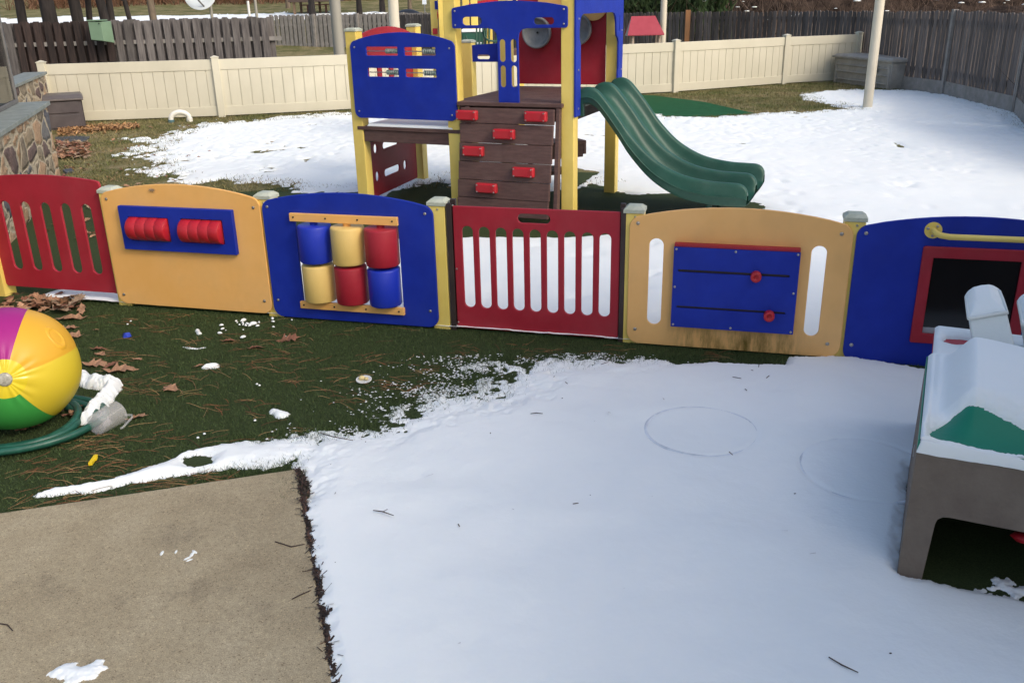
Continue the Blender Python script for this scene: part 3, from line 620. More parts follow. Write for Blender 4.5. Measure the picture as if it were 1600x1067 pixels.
# brown transfer step at the back right
b = MB(); MS = frame(Vector((.50, 10.22, 0)), Vector((.92, 10.40, 0)))
b.box(-.15, 0, .50, .45, .34, .545, MS); b.box(.41, .0, .39, .45, .34, .499, MS); b.box(-.15, .0, .36, .41, .035, .499, MS); b.box(-.15, .30, .0, -.10, .34, .5, MS); b.box(-.3, -.3, .24, .1, .05, .285, MS)
b.build('transfer_step', brownp, tower, .005)

# double slide
def cr(P, k=6):
    out = []
    for i in range(len(P)-1):
        p0, p1, p2, p3 = P[max(i-1, 0)], P[i], P[i+1], P[min(i+2, len(P)-1)]
        for j in range(k):
            t = j/k; out.append(tuple(.5*((2*b_)+(-a_+c_)*t+(2*a_-5*b_+4*c_-d_)*t*t+(-a_+3*b_-3*c_+d_)*t**3) for a_, b_, c_, d_ in zip(p0, p1, p2, p3)))
    return out+[P[-1]]
rim = cr([(.035, 1.235, .15), (.07, 1.272, .16), (.15, 1.29, .17), (.23, 1.262, .18), (.32, 1.17, .19), (.45, 1.01, .20), (.58, .84, .21), (.79, .645, .225), (1.04, .515, .235), (1.30, .462, .235), (1.50, .452, .235), (1.60, .448, .23), (1.655, .425, .20), (1.685, .38, .14), (1.69, .34, .09)], 5)
# section: (across, height fraction below the rim)   top skin then underside
top = [(.105, -.92), (.10, -.60), (.088, -.55), (.092, -.50), (.10, -.30), (.104, -.10), (.112, -.03), (.13, 0), (.155, 0), (.172, -.03), (.181, -.12), (.192, -.45), (.21, -.70), (.255, -.82), (.35, -.85), (.45, -.85), (.56, -.82), (.605, -.70), (.63, -.45), (.643, -.12), (.652, -.03), (.67, 0), (.715, 0), (.733, -.03), (.743, -.12), (.755, -.45), (.78, -.70), (.83, -.82), (.93, -.85), (1.03, -.85), (1.13, -.82), (1.18, -.70), (1.20, -.45), (1.213, -.12), (1.222, -.03), (1.24, 0), (1.27, 0), (1.29, -.03), (1.298, -.15), (1.305, -.55), (1.31, -.92)]
under = [(1.28, -.93), (1.26, -.92), (1.18, -1.03), (.8, -1.03), (.7, -.95), (.6, -1.03), (.22, -1.03), (.14, -.92), (.13, -.93)]
sec = top+under; ns = len(sec); V = []; Fc = []
MSL = frame(C_, C_+Vector((.9205, -.3907, 0)))
for i, (s, z, dep) in enumerate(rim):
    for w_, f in sec:
        V.append(tuple(MSL @ Vector((s, w_, z+f*dep))))
nr = len(rim)
Fc = [(i*ns+j, i*ns+(j+1) % ns, (i+1)*ns+(j+1) % ns, (i+1)*ns+j) for i in range(nr-1) for j in range(ns)]
sld = mk('slide', V, Fc, green, tower, None, True)
so2 = sld.modifiers.new('sub', 'SUBSURF'); so2.levels = so2.render_levels = 1
b = MB()
b.box(.05, .10, 1.02, .10, .16, 1.16, MSL); b.build('slide_bracket', green, sld)
for wy in (.35, .95): b = MB().tube([(1.3, wy, .22), (1.3, wy, 0)], .03, 10, MSL); b.build('slide_leg', green, sld)
# fine raised seam along the near flank
b = MB().tube([tuple((s, .087, z-.53*dp)) for s, z, dp in rim[:55]], .006, 6, MSL); b.build('moulding_seam', green, sld)

# ================================================================ FENCES, WALLS AND STORE BOXES ROUND THE YARD
def cream_fence(pts, posts, label, pitch=.205, h=1.12):
    t = thing('cream_fence', (*pts[0], 0), label, 'fence')
    for (P, Q) in zip(pts[:-1], pts[1:]):
        M = frame(P, Q); L = (Vector(Q)-Vector(P)).length
        b = MB().box(.0, -.03, h-.20, L, .02, h, M); b.box(0, -.03, .03, L, .02, .21, M); b.build('rail', cream, t, .004)
        b = MB().box(0, .001, .2, L, .006, h-.19, M, mi=1)
        n = max(1, round(L/pitch)); w_ = L/n
        for i in range(n): b.box(i*w_+.004, -.016, .2, (i+1)*w_-.004, .0, h-.19, M)
        b.build('boards', [cream, cream], t, .003)
    for i in posts:
        P = pts[i]; Q = pts[min(i+1, len(pts)-1)] if i < len(pts)-1 else pts[i-1]
        M = frame(P, (P[0]+abs(Q[0]-P[0]), P[1]+(Q[1]-P[1])*(1 if Q[0] > P[0] else -1)))
        b = MB().box(-.07, -.075, 0, .07, .065, 1.15, M); o = b.build('post', cream, t, .006)
        b = MB().box(-.08, -.085, 1.1505, .08, .075, 1.165, M); b.box(-.078, -.083, 1.165, .078, .073, 1.195, M, tp=(.07, .07)); b.build('post_cap', cream, o, .002)
    return t
cream_fence([(-9.02, 18.05), (-5.79, 18.50), (-3.15, 19.27), (-.12, 20.14), (3.93, 21.45), (6.93, 22.98), (8.98, 23.70)], range(7), 'long low cream vinyl fence crossing the back of the snowy yard')
cream_fence([(-12.6, 13.1), (-8.14, 14.35)], [0], 'short cream vinyl fence seen through the glass at the left edge', .3)

def wood_fence(P, Q, h, label, m, pitch=.2, bw=.145, shadow=True, kick=0, postm=None, posts=2.6, rails=(.45, 1.45), name='wood_fence', brown=None, z0=0., seed=1, t=None):
    rd = random.Random(seed); t = t or thing(name, (*P, 0), label, 'fence'); M = frame(P, Q); L = (Vector(Q)-Vector(P)).length
    bs = [MB(), MB()]; n = int(L/pitch)
    for i in range(n):
        for side in ((0, 1) if shadow else (0,)):
            x = i*pitch+(pitch/2 if side else 0)+rd.uniform(-.008, .008); zt_ = h+rd.uniform(-.025, .02); y = (-.045 if side == 0 else .045)+rd.uniform(-.004, .004); ww = bw*rd.uniform(.93, 1.03)
            k = 1 if (brown and brown[0] < x < brown[1]) else 0; lean = rd.uniform(-.006, .006)
            zb = z0+kick*.9
            vs = [(x, y-.01, zb), (x+ww, y-.01, zb), (x+ww, y+.01, zb), (x, y+.01, zb)]
            for yy in (y-.01, y+.01): vs += [(x+lean, yy, zt_-.03), (x+.025+lean, yy, zt_), (x+ww-.025+lean, yy, zt_), (x+ww+lean, yy, zt_-.03)]
            bs[k].add(vs, [(0, 1, 7, 6, 5, 4), (3, 8, 9, 10, 11, 2), (0, 4, 8, 3), (1, 2, 11, 7), (4, 5, 9, 8), (5, 6, 10, 9), (6, 7, 11, 10), (0, 3, 2, 1)], 0, M)
    bs[0].build('boards', m, t)
    if bs[1].v: bs[1].build('boards', woodb, t)
    b = MB()
    for z in rails: b.box(0, -.034, z, L, .034, z+.085, M)
    b.build('rail', woodp if shadow else m, t)
    if kick: b = MB().box(0, -.07, z0+.0, L, -.045, z0+kick, M); b.build('kickboard', woodp, t, .003)
    if posts:
        k = max(1, round(L/posts))
        for i in range(k+1):
            x = L*i/k; b = MB().box(x-.055, -.11 if kick else -.03, z0, x+.055, 0 if kick else .07, h+.03, M); b.build('post', postm or woodp, t, .004)
    return t
wood_fence((-14.5, 19.55), (atY(440, 60, 20.65)[0], 20.65), 1.87, 'dark board on board wooden fence behind the left half of the cream fence', wood, .205, .15, brown=(4.05, 6.05), posts=0, rails=(.5, 1.38), seed=3)
wood_fence((atY(438, 60, 41)[0]-.3, 41.1), (-2.2, 38.2), 1.74, 'pale grey wooden fence farther off, seen over the blue abacus panel', woodp, .215, .15, kick=.16, posts=2.4, seed=4, rails=(.5, 1.3))
ft = wood_fence((3.2, 31.9), (8.1, 26.4), 1.67, 'tall grey picket fence running round the right side and corner of the yard', woodd, .15, .115, False, posts=0, seed=5)
wood_fence((8.1, 26.4), (9.15, 23.75), 1.67, '', woodd, .15, .125, False, posts=0, seed=16, t=ft)
wood_fence((9.15, 23.75), (9.12, 21.3), 1.67, '', woodd, .15, .125, False, posts=0, seed=6, t=ft)
wood_fence((9.12, 21.3), (9.45, 19.62), 1.70, '', woodd, .15, .13, False, kick=.29, posts=0, seed=7, t=ft)
wood_fence((9.45, 19.62), (9.20, 16.30), 1.70, '', woodd, .15, .13, False, kick=.29, posts=3.3, seed=8, t=ft)
wood_fence((9.20, 16.30), (8.25, 14.1), 1.72, '', woodd, .15, .13, False, kick=.29, posts=2.3, seed=9, t=ft)
wood_fence((8.25, 14.1), (7.9, 9.0), 1.72, '', woodd, .15, .13, False, kick=.29, posts=2.5, seed=10, t=ft)
wood_fence((-9, 43), (3.2, 31.9), 1.7, '', woodd, .15, .125, False, posts=0, seed=11, t=ft)
b = MB().box(5.55, 28.9, 0, 5.70, 29.0, 1.73); b.build('wood_post', woodo, label='orange brown wooden post standing at the far grey picket fence', cat='post', bevel=.004)

# stone wall pieces with bluestone caps
def stone_wall(P, Q, th, h, label):
    M = frame(P, Q); L = (Vector(Q)-Vector(P)).length
    t = thing('stone_wall', (*P, 0), label, 'wall')
    b = MB(); nx, nz = int(L/.04), int(h/.04)
    # front and end faces as displaced grids, plus plain back
    def face(fn, nu, nv, off):
        vs = [tuple(M @ Vector(fn(i/nu, j/nv))) for j in range(nv+1) for i in range(nu+1)]
        b.add(vs, [(j*(nu+1)+i, j*(nu+1)+i+1, (j+1)*(nu+1)+i+1, (j+1)*(nu+1)+i) for j in range(nv) for i in range(nu)], 0, None, True)
    hz_ = h-.05
    def dsp(a, c): return .018*float(vnoise(np.array(a*6.), np.array(c*6.), 4))
    face(lambda u, v: (u*L, -dsp(u*L, v*hz_)*(0 < u < 1), v*hz_), nx, nz, 0)
    face(lambda u, v: (L+dsp(u*th+9, v*hz_)*(0 < u < 1), u*th, v*hz_), 10, nz, 0)
    face(lambda u, v: (L-u*L, th, v*hz_), 4, 4, 0); face(lambda u, v: (0, th-u*th, v*hz_), 2, 4, 0)
    b.build('masonry', stonem, t)
    b = MB(); k = max(1, round(L/1.3))
    for i in range(k): b.box(L*i/k+(.0015 if i else -.03), -.045, h-.049, L*(i+1)/k-.0015+(.045 if i == k-1 else 0), th+.03, h, M)
    b.build('cap_stone', bluestone, t, .005)
    return M
dW = Vector((-5.86+4.69, 11.62-8.03, 0)).normalized()
# walls run away from the viewer; their faces look towards the yard (+x), so build them far -> near
W0 = Vector((-5.87, 11.66, 0)); W1 = W0-dW*6.2
MW = stone_wall((W1.x, W1.y), (W0.x, W0.y), .36, 1.0, 'near fieldstone wall with bluestone cap at the left edge')
V0 = Vector((-8.85, 17.75, 0)); V1 = V0-dW*3.4
stone_wall((V1.x, V1.y), (V0.x, V0.y), .33, 1.0, 'far piece of fieldstone wall behind the dark brown storage box')
# glazed screen standing on the near wall
glass = bpy.data.materials.new('tinted_glass'); glass.use_nodes = True
N = glass.node_tree.nodes; L_ = glass.node_tree.links; N.clear()
o_ = N.new('ShaderNodeOutputMaterial'); tr = N.new('ShaderNodeBsdfTransparent'); tr.inputs[0].default_value = (.85, .84, .81, 1); gl = N.new('ShaderNodeBsdfGlossy'); gl.inputs['Roughness'].default_value = .02
mx = N.new('ShaderNodeMixShader'); fz = N.new('ShaderNodeFresnel'); fz.inputs[0].default_value = 1.35; L_.new(fz.outputs[0], mx.inputs[0]); L_.new(tr.outputs[0], mx.inputs[1]); L_.new(gl.outputs[0], mx.inputs[2]); L_.new(mx.outputs[0], o_.inputs[0])
gs = thing('glass_screen', (W0.x, W0.y, 1.0), 'tall glazed screen with grey frame standing on the near stone wall', 'glass screen')
frm = mat('grey_frame', (.12, .115, .11), .6, (.16, .155, .15), 8)
b = MB().box(6.10, .30, 1.001, 6.17, .35, 3.4, MW); b.box(.2, .30, 1.001, 6.098, .35, 1.05, MW); b.build('frame', frm, gs, .004)
b = MB().box(.2, .32, 1.0505, 6.099, .328, 3.4, MW); b.build('pane', glass, gs)

# storage boxes
boxdark = mat('dark_brown_resin', (.055, .045, .048), .55, (.08, .068, .07), 3, extra=weather((.15, .13, .12), 4, .3))
MX = frame((-9.05, 16.62), (-7.93, 17.14))
t = thing('storage_box', (-8.5, 16.9, 0), 'dark brown resin storage box in front of the left end of the cream fence', 'storage box')
b = MB().box(0, 0, .0, 1.2, .78, .52, MX); b.box(.06, -.018, .03, 1.14, .0, .27, MX); b.box(.06, -.018, .30, 1.14, .0, .50, MX)
b.box(1.2, .06, .03, 1.218, .70, .27, MX); b.box(1.2, .06, .3, 1.218, .7, .50, MX); b.build('body', boxdark, t, .012)
b = MB().box(-.05, -.05, .522, 1.25, .82, .56, MX); b.box(-.05, -.05, .56, 1.25, .82, .62, MX, tp=(.03, .12)); b.build('lid', mat('brown_lid', (.10, .088, .085), .5, (.13, .115, .11), 3), t, .012)
binm = mat('grey_resin', (.24, .23, .205), .6, (.32, .31, .28), 2.5, .3, 40, extra=weather((.14, .13, .10), 3, .4))
MN = frame((8.30, 23.2), (8.80, 20.95))
t = thing('storage_box', (8.6, 22, 0), 'weathered grey resin deck box at the right end of the cream fence', 'storage box')
b = MB(); Lb = 2.3
b.add([(0, 0, .0), (Lb-.05, 0, 0), (Lb-.05, .62, 0), (0, .62, 0), (-.06, -.02, .6), (Lb, -.02, .6), (Lb, .7, .6), (-.06, .7, .6)], [(0, 3, 2, 1), (4, 5, 6, 7), (0, 1, 5, 4), (1, 2, 6, 5), (2, 3, 7, 6), (3, 0, 4, 7)], 0, MN)
for z in (.28, .44): b.box(.05, -.045, z, Lb-.1, -.0, z+.03, MN)
b.box(-.0, -.03, 0, .09, .0, .52, MN); b.box(Lb-.15, -.04, 0, Lb-.06, .0, .52, MN); b.box(.09, -.03, .09, Lb-.15, 0, .13, MN)
b.build('body', binm, t, .01)
b = MB().box(-.10, -.07, .602, Lb+.05, .75, .655, MN); b.box(-.08, -.05, .655, Lb+.03, .73, .69, MN, tp=(.05, .05))
for x in (.2, .75): b.box(x, -.085, .61, x+.18, -.07, .65, MN)
b.build('lid', binm, t, .008)
b = MB().box(1.62, -.055, .36, 1.80, -.04, .50, MN); b.box(1.65, -.07, .44, 1.77, -.055, .49, MN); b.build('latch', frm, t, .003)

# utility box hanging on the dark fence
g2 = mat('sage_green_metal', (.15, .24, .155), .5, (.18, .28, .185), 3)
xg = atY(160, 50, 19.95)[0]
t = thing('utility_box', (xg, 19.8, 1.4), 'sage green utility box hung on the dark wooden fence', 'utility box')
b = MB(); x0, x1 = xg-.17, xg+.10
b.add([(x0, 19.72, 1.50), (x1, 19.72, 1.47), (x1+.10, 20.0, 1.42), (x0, 20.0, 1.5), (x0, 19.72, 1.86), (x1, 19.72, 1.85), (x1+.10, 20.0, 1.86), (x0, 20.0, 1.88)], [(0, 3, 2, 1), (4, 5, 6, 7), (0, 1, 5, 4), (1, 2, 6, 5), (2, 3, 7, 6), (3, 0, 4, 7)])
b.build('body', g2, t, .01)
b = MB().box(x0-.01, 19.70, 1.87, x1+.03, 20.0, 1.895); b.build('lid', g2, t, .005)
b = MB().cyl((x1-.04, 19.715, 1.82), (x1-.04, 19.70, 1.82), .012); b.build('screw', black, t)

# poles
def pole(x, y, r, h, m, label, dirt=True):
    t = thing('pole', (x, y, 0), label, 'pole'); b = MB().cyl((x, y, 0), (x, y, h), r, r*.97, 28); b.build('shaft', m, t)
    if dirt: b = MB().cyl((x, y, 0), (x, y, .02), r+.035, r+.01, 24); b.build('base_collar', woodb, t)
pole(6.95, 17.50, .089, 5.2, creampaint, 'cream steel pole standing in the snow in front of the grey deck box')
pole(*atY(617, 46, 15.8)[:2], .087, 5.2, creampaint, 'cream steel pole rising behind the blue abacus panel', False)
pole(*atY(1035, 70, 25)[:2], .085, 5.2, creampaint, 'cream steel pole behind the cream fence next to the red playhouse', False)
pole(*atY(528, 60, 24)[:2], .14, 5.5, postgrey, 'thick grey beige pole between the two wooden fences', False)
pole(*atY(388, 10, 27)[:2], .036, 2.25, mat('white_pvc', (.8, .8, .78), .35), 'short white plastic pipe standing above the dark wooden fence', False)
pole(*atY(400, 15, 40)[:2], .06, 4.5, postgrey, 'thin grey pole beyond the dark wooden fence', False)

# white drain elbow
wht = mat('white_drain_plastic', (.74, .73, .66), .4)
t = thing('drain_pipe', (-6.4, 17.8, 0), 'white plastic drain pipe bent in an arch on the grass by the cream fence', 'pipe')
a0, a1 = Vector((-6.56, 17.74, 0)), Vector((-6.24, 17.86, 0)); c0 = (a0+a1)/2; hx = (a1-a0)/2
pts = [a0+Vector((0, 0, .0)), a0+Vector((0, 0, .05))]+[c0+hx*(-math.cos(R(a)))+Vector((0, 0, .06+.13*math.sin(R(a)))) for a in range(0, 181, 12)]+[a1+Vector((0, 0, .05)), a1]
b = MB().tube([tuple(p) for p in pts], .048, 16); b.cyl(tuple(a1+Vector((0, 0, .0))), tuple(a1+Vector((0, 0, .07))), .058); b.build('elbow', wht, t)
b = MB().cyl(tuple(a0+Vector((0, 0, -.01))), tuple(a0+Vector((0, 0, .055))), .059); b.build('coupling', mat('teal_coupling', (.08, .17, .19), .5), t)
# slate slabs
slate = mat('dark_slate', (.045, .05, .055), .75, (.075, .08, .085), 9, .5, 60)
def slab_(px, label):
    P = [G(*p) for p in px]; b = MB(); n = len(P)
    b.add([(x, y, 0) for x, y in P]+[(x, y, .03) for x, y in P], [tuple(range(2*n-1, n-1, -1))]+[(i, n+i, n+(i+1) % n, (i+1) % n) for i in range(n)])
    b.build('paving_slab', slate, label=label, cat='slab', bevel=.006)
slab_([(86, 217), (120, 215), (141, 216), (134, 222), (118, 226), (90, 227)], 'dark slate slab between the orange mulch and the leaf litter')
slab_([(98, 268), (112, 266), (116, 270), (104, 273)], 'small dark slate slab at the foot of the near stone wall')

# second play structure behind the tower
t = thing('play_tower', (-.6, 14, 0), 'second yellow and green climbing structure half hidden behind the blue and red tower', 'play structure')
for px, Yv, h in ((678, 14.5, 2.12), (690.5, 14.3, 2.6), (728, 14.6, 2.6), (741, 13.9, 2.2), (792, 14.4, 2.6), (812, 14.6, 2.6), (763, 13.3, 1.75)):
    x = atY(px, 20, Yv)[0]; b = MB().box(x-.05, Yv-.05, (1.44 if px in (741, 763) else 0), x+.05, Yv+.05, h); b.build('post', yellow, t, .006)
x0, x1 = atY(721, 60, 13.6)[0], atY(755, 60, 13.6)[0]
b = MB().box(x0, 13.4, 1.38, x1, 13.7, 1.50); b.box(x0, 13.7, 1.52, x1+.0, 14.0, 1.66); b.build('step_riser', green, t, .02)
b = MB().box(x0, 13.38, 1.5005, x1, 13.7, 1.515); b.box(x0, 13.68, 1.6605, x1, 14.1, 1.70); b.build('step_snow', snowm, t, .008)
b = MB().box(x0-.7, 14.1, 1.30, x1+.5, 14.8, 1.38); b.build('deck', brownp, t, .005)
b = MB()
for k in range(5): x = atY(743+5*k, 50, 13.25)[0]; b.tube([(x, 13.2, 1.47), (x+.01, 13.2, 1.6), (x+.02, 13.25, 1.75)], .012, 8)
b.tube([(x0+.3+.22*math.cos(a*.35), 13.25, 1.62+.2*math.sin(a*.35)) for a in range(9, 19)], .016, 8)
b.tube([atY(756, 48, 13.2), atY(757, 58, 13.2), atY(763, 64, 13.15), atY(775, 65, 13.2), atY(780, 60, 13.2)], .014, 8)
b.build('green_climber_rail', green, t)
b = MB().tube([atY(733, 9, 14.2), atY(745, 6, 14.2), atY(783, 0, 14.1), atY(800, -3, 14.1)], .03, 10); b.tube([atY(681, 15, 14.55), atY(684, 25, 14.5), atY(681, 35, 14.55), atY(683, 46, 14.5)], .02, 8); b.build('red_rail', redb, t)
p0, p1 = atY(676, 45, 14.4), atY(684, 54, 14.4); b = MB().box(p0[0], 14.38, p1[2], p1[0], 14.42, p0[2]); b.build('red_block', redb, t, .004)
p0, p1 = atY(679, 2, 14.45), atY(694, 15, 14.45); b = MB().box(p0[0], 14.43, p1[2], p1[0], 14.46, p0[2]); b.build('blue_panel', blue, t, .004)
p0, p1 = atY(721, -6, 14.7), atY(731, 7, 14.7); b = MB().box(p0[0], 14.68, p1[2], p1[0], 14.71, p0[2]); b.build('blue_panel', blue, t, .004)
p0, p1 = atY(806, -8, 14.7), atY(820, 30, 14.7); b = MB().box(p0[0], 14.68, p1[2], p1[0]+.4, 14.71, p0[2]); b.build('red_panel', red, t, .004)
p0 = atY(696, 40, 14.4); b = MB().box(p0[0]-.03, 14.35, .3, p0[0]+.03, 14.4, 2.1); b.build('green_pole', green, t, .004)

# red playhouse beyond the cream fence
t = thing('playhouse', (3.7, 25, 0), 'small plastic playhouse with red pitched roof and beige corner posts behind the cream fence', 'playhouse')
Mh = Matrix.Translation((3.72, 24.6, 0)); beige = mat('beige_plastic', (.45, .36, .28), .5); pink = mat('faded_red_plastic', (.33, .035, .055), .5, (.38, .05, .07), 4)
b = MB()
for x, y in ((-.36, 0), (.34, 0), (-.36, .5), (.34, .5)): b.box(x-.05, y-.05, 0, x+.05, y+.05, 1.2, Mh, tp=(.025, .01))
b.build('corner_post', beige, t, .01)
b = MB().add([(-.52, -.12, 1.17), (.45, -.12, 1.17), (.25, .26, 1.62), (-.38, .26, 1.62), (-.52, -.12, 1.20), (.45, -.12, 1.20), (.25, .26, 1.65), (-.38, .26, 1.65)], [(0, 3, 2, 1), (4, 5, 6, 7), (0, 1, 5, 4), (1, 2, 6, 5), (2, 3, 7, 6), (3, 0, 4, 7)], 0, Mh)
b.add([(-.52, .62, 1.17), (.45, .62, 1.17), (.25, .262, 1.62), (-.38, .262, 1.62), (-.52, .62, 1.20), (.45, .62, 1.20), (.25, .262, 1.65), (-.38, .262, 1.65)], [(0, 1, 2, 3), (7, 6, 5, 4), (4, 5, 1, 0), (5, 6, 2, 1), (6, 7, 3, 2), (7, 4, 0, 3)], 0, Mh)
b.build('roof', pink, t, .006)
b = MB().add([(-.50, -.08, 1.16), (-.50, .58, 1.16), (-.39, .26, 1.6)], [(0, 1, 2)], 0, Mh); b.box(-.34, .0, .5, .32, .02, .9, Mh); b.build('gable_wall', beige, t)

# ================================================================ BEYOND THE FENCES
brushm = mat('brown_brush_twigs', (.05, .034, .027), .9, (.13, .095, .075), 1.2, island=.8, spec=.1)
brushbank = mat('brown_wooded_bank', (.014, .010, .008), .95, (.075, .052, .038), 1.6, 1, 9, detail=10, spec=.05)
evg = mat('dark_evergreen', (.012, .022, .010), .9, (.03, .05, .02), 2, island=.5, spec=.1)
def bankmesh(name, x0, x1, y0, y1, fn, nx=90, ny=30):
    X, Y = np.meshgrid(np.linspace(x0, x1, nx), np.linspace(y0, y1, ny)); gridmesh(name, X, Y, fn(X, Y), np.ones_like(X, bool), brushbank, kind='structure')
bankmesh('hills', -80, 60, 84, 130, lambda X, Y: 1.5+np.clip((Y-84)/25, 0, 1)*8+1.6*fbm(X, Y, .2, 5, 3))
bankmesh('hills', 0, 45, 36, 60, lambda X, Y: -.3+np.clip((Y-36)/9, 0, 1)*4.5+.7*fbm(X, Y, .6, 5, 9)+np.clip((X-8)/6, 0, 1)*.8)
bankmesh('hills', 10.8, 45, 6, 40, lambda X, Y: -.3+np.clip((X-10.8)/6, 0, 1)*1.7+.5*fbm(X, Y, .6, 5, 19))
def twigs(name, n, fn, hh, m, label, seed, w=.012):
    rg = np.random.default_rng(seed); P = fn(rg, n); V = np.zeros((n, 4, 3)); a = rg.uniform(0, 6.28, n); ln = rg.uniform(.35, 1, n)*hh; tilt = rg.normal(0, .55, (n, 2))
    wv = np.stack([np.cos(a), np.sin(a)*.4, np.zeros(n)], 1)*w*rg.uniform(.5, 1.6, (n, 1)); tip = np.stack([tilt[:, 0]*ln, tilt[:, 1]*ln, ln], 1)
    mid = tip*.5+np.stack([rg.normal(0, .08, n), rg.normal(0, .08, n), np.zeros(n)], 1)*ln[:, None]
    V = np.stack([P-wv, P+wv, P+mid+wv*.6, P+mid-wv*.6, P+tip], 1).reshape(-1, 3); i = np.arange(n)*5
    F = [q for k in i for q in ((k, k+1, k+2, k+3), (k+3, k+2, k+4))]
    return mk(name, V, F, m, label=label, cat='brush', kind='stuff')
def fR(rg, n):
    x = rg.uniform(2, 34, n); y = 34+rg.uniform(0, 9, n)-.0*x; s = rg.random(n) < .45
    x2 = 10.2+rg.uniform(0, 3.5, n); y2 = rg.uniform(7, 36, n); x2 = x2+.6; x = np.where(s, x2, x); y = np.where(s, y2, y)
    z = np.where(s, np.clip((x-10.8)/6, 0, 1)*1.7-.8*(x>0), np.clip((y-36)/9, 0, 1)*4.0)-.3+rg.uniform(0, .8, n)-.5*s; return np.stack([x, y, z], 1)
twigs('brush', 12000, fR, 2.3, brushm, 'brown leafless brush behind the tall grey picket fence on the right', 3)
def fL(rg, n):
    x = rg.uniform(-38, 12, n); y = rg.uniform(72, 84, n); return np.stack([x, y, hillz(x, y)-.1], 1)
twigs('brush', 9000, fL, 3.0, mat('russet_brush', (.12, .06, .035), .9, (.19, .11, .07), .5, island=.5, spec=.1), 'russet brush along the far edge of the lawn beyond the left fences', 5, .03)
def fE(rg, n):
    a = rg.uniform(0, 6.28, n); r = np.sqrt(rg.random(n)); return np.stack([5.5+3.2*r*np.cos(a), 36+1.8*r*np.sin(a), .2+1.9*rg.random(n)], 1)
twigs('evergreen_shrub', 5000, fE, .55, evg, 'dark green shrubs above the picket fence beside the red playhouse', 7, .05)
# snow flecks lying in the brush
b = MB(); rd = random.Random(5)
for i in range(90):
    x = rd.uniform(7, 22); y = rd.uniform(34.5, 38); z = rd.uniform(1.2, 2.9); r = rd.uniform(.02, .09)
    b.lathe([(0, -.4*r), (r*.8, -.2*r), (r, 0), (r*.6, .4*r), (0, .5*r)], Matrix.Translation((x, y, z)) @ Matrix.Diagonal((1.8, 1, .8, 1)), 7)
b.build('snow_flecks', snowm, label='specks of snow caught in the brown brush on the right', cat='snow', kind='stuff')

barkd = mat('dark_bark', (.010, .008, .007), .9, (.028, .022, .02), 12, .8, 30, stretch=(1, 1, .25)); barkl = mat('grey_brown_bark', (.11, .085, .06), .9, (.18, .14, .10), 10, .8, 30, stretch=(1, 1, .25))
def tree(x, y, r, h, m, label, lean=0, seed=0, low=False):
    rd = random.Random(seed); z0 = float(hillz(np.array(x), np.array(y))); t = thing('bare_tree', (x, y, z0), label, 'tree')
    n = 9; P = [(x+lean*i/n*h+rd.uniform(-.05, .05)*i/3, y+rd.uniform(-.05, .05)*i/3, z0-.1+h*i/n) for i in range(n+1)]
    b = MB().tube(P, [r*(1.25 if i == 0 else 1)*(1-.75*i/n) for i in range(n+1)], 12); b.build('trunk', m, t)
    b = MB()
    for k in range(26):
        f = rd.uniform(.12 if low else .3, .97); i = f*n; p = Vector(P[int(i)]).lerp(Vector(P[min(n, int(i)+1)]), i % 1); a = rd.uniform(0, 6.28); L = h*rd.uniform(.12, .3)*(1.2-f); el = rd.uniform(.1, .9)
        d = Vector((math.cos(a), math.sin(a), el)).normalized(); Q = [p+d*L*q+Vector((0, 0, .15*L*q*q)) for q in (0, .35, .7, 1)]; rr = r*.28*(1-f*.6)
        b.tube([tuple(q) for q in Q], [rr, rr*.7, rr*.4, rr*.12], 6)
        for j in range(5):
            q0 = Q[0].lerp(Q[3], rd.uniform(.3, .95)); d2 = (d+Vector((rd.uniform(-.8, .8), rd.uniform(-.8, .8), rd.uniform(-.2, .7)))).normalized(); b.tube([tuple(q0), tuple(q0+d2*L*.25), tuple(q0+d2*L*.45+Vector((0, 0, .05)))], [rr*.35, rr*.2, rr*.06], 5)
    b.build('crown', m, t)
def tx(px, Y): return atY(px, 10, Y)[0]
for px, Y, r, h, m, lb, ln, sd in (
    (30, 22.3, .13, 8, barkd, 'dark tree trunk nearest the left edge, behind the dark wooden fence', 0, 1),
    (72, 22.0, .20, 9, barkd, 'thick dark tree trunk behind the dark fence, second from the left edge', 0, 2),
    (118, 22.6, .16, 9, barkd, 'dark tree trunk just left of the sage green utility box', 0, 3),
    (137, 23.4, .09, 8, barkd, 'slim dark tree trunk directly above the left side of the utility box', .0, 4),
    (158, 22.6, .13, 8, barkd, 'dark tree trunk directly above the right side of the utility box', .01, 5),
    (176, 23.6, .10, 8, barkd, 'dark leaning trunk just right of the utility box', -.03, 6),
    (205, 30, .09, 8, barkd, 'thin black leaning tree trunk between the utility box and the pale trunk', -.06, 7),
    (237, 40, .17, 10, barkl, 'pale brown tree trunk left of the satellite dish', 0, 8),
    (487, 58, .19, 11, barkd, 'dark tree trunk on the snowy bank just left of the thick grey pole', 0, 9),
    (561, 56, .16, 10, barkd, 'dark tree trunk on the bank just right of the thick grey pole', 0, 10),
    (597, 60, .17, 10, barkd, 'dark tree trunk on the bank just left of the cream pole', 0, 11),
    (640, 62, .12, 9, barkl, 'slender tree on the bank right of the cream pole', .02, 12),
    (450, 66, .15, 9, barkl, 'brown tree by the wooden shelter beyond the fences', 0, 13)):
    tree(tx(px, Y), Y, r, h, m, lb, ln, sd, low=Y > 50)

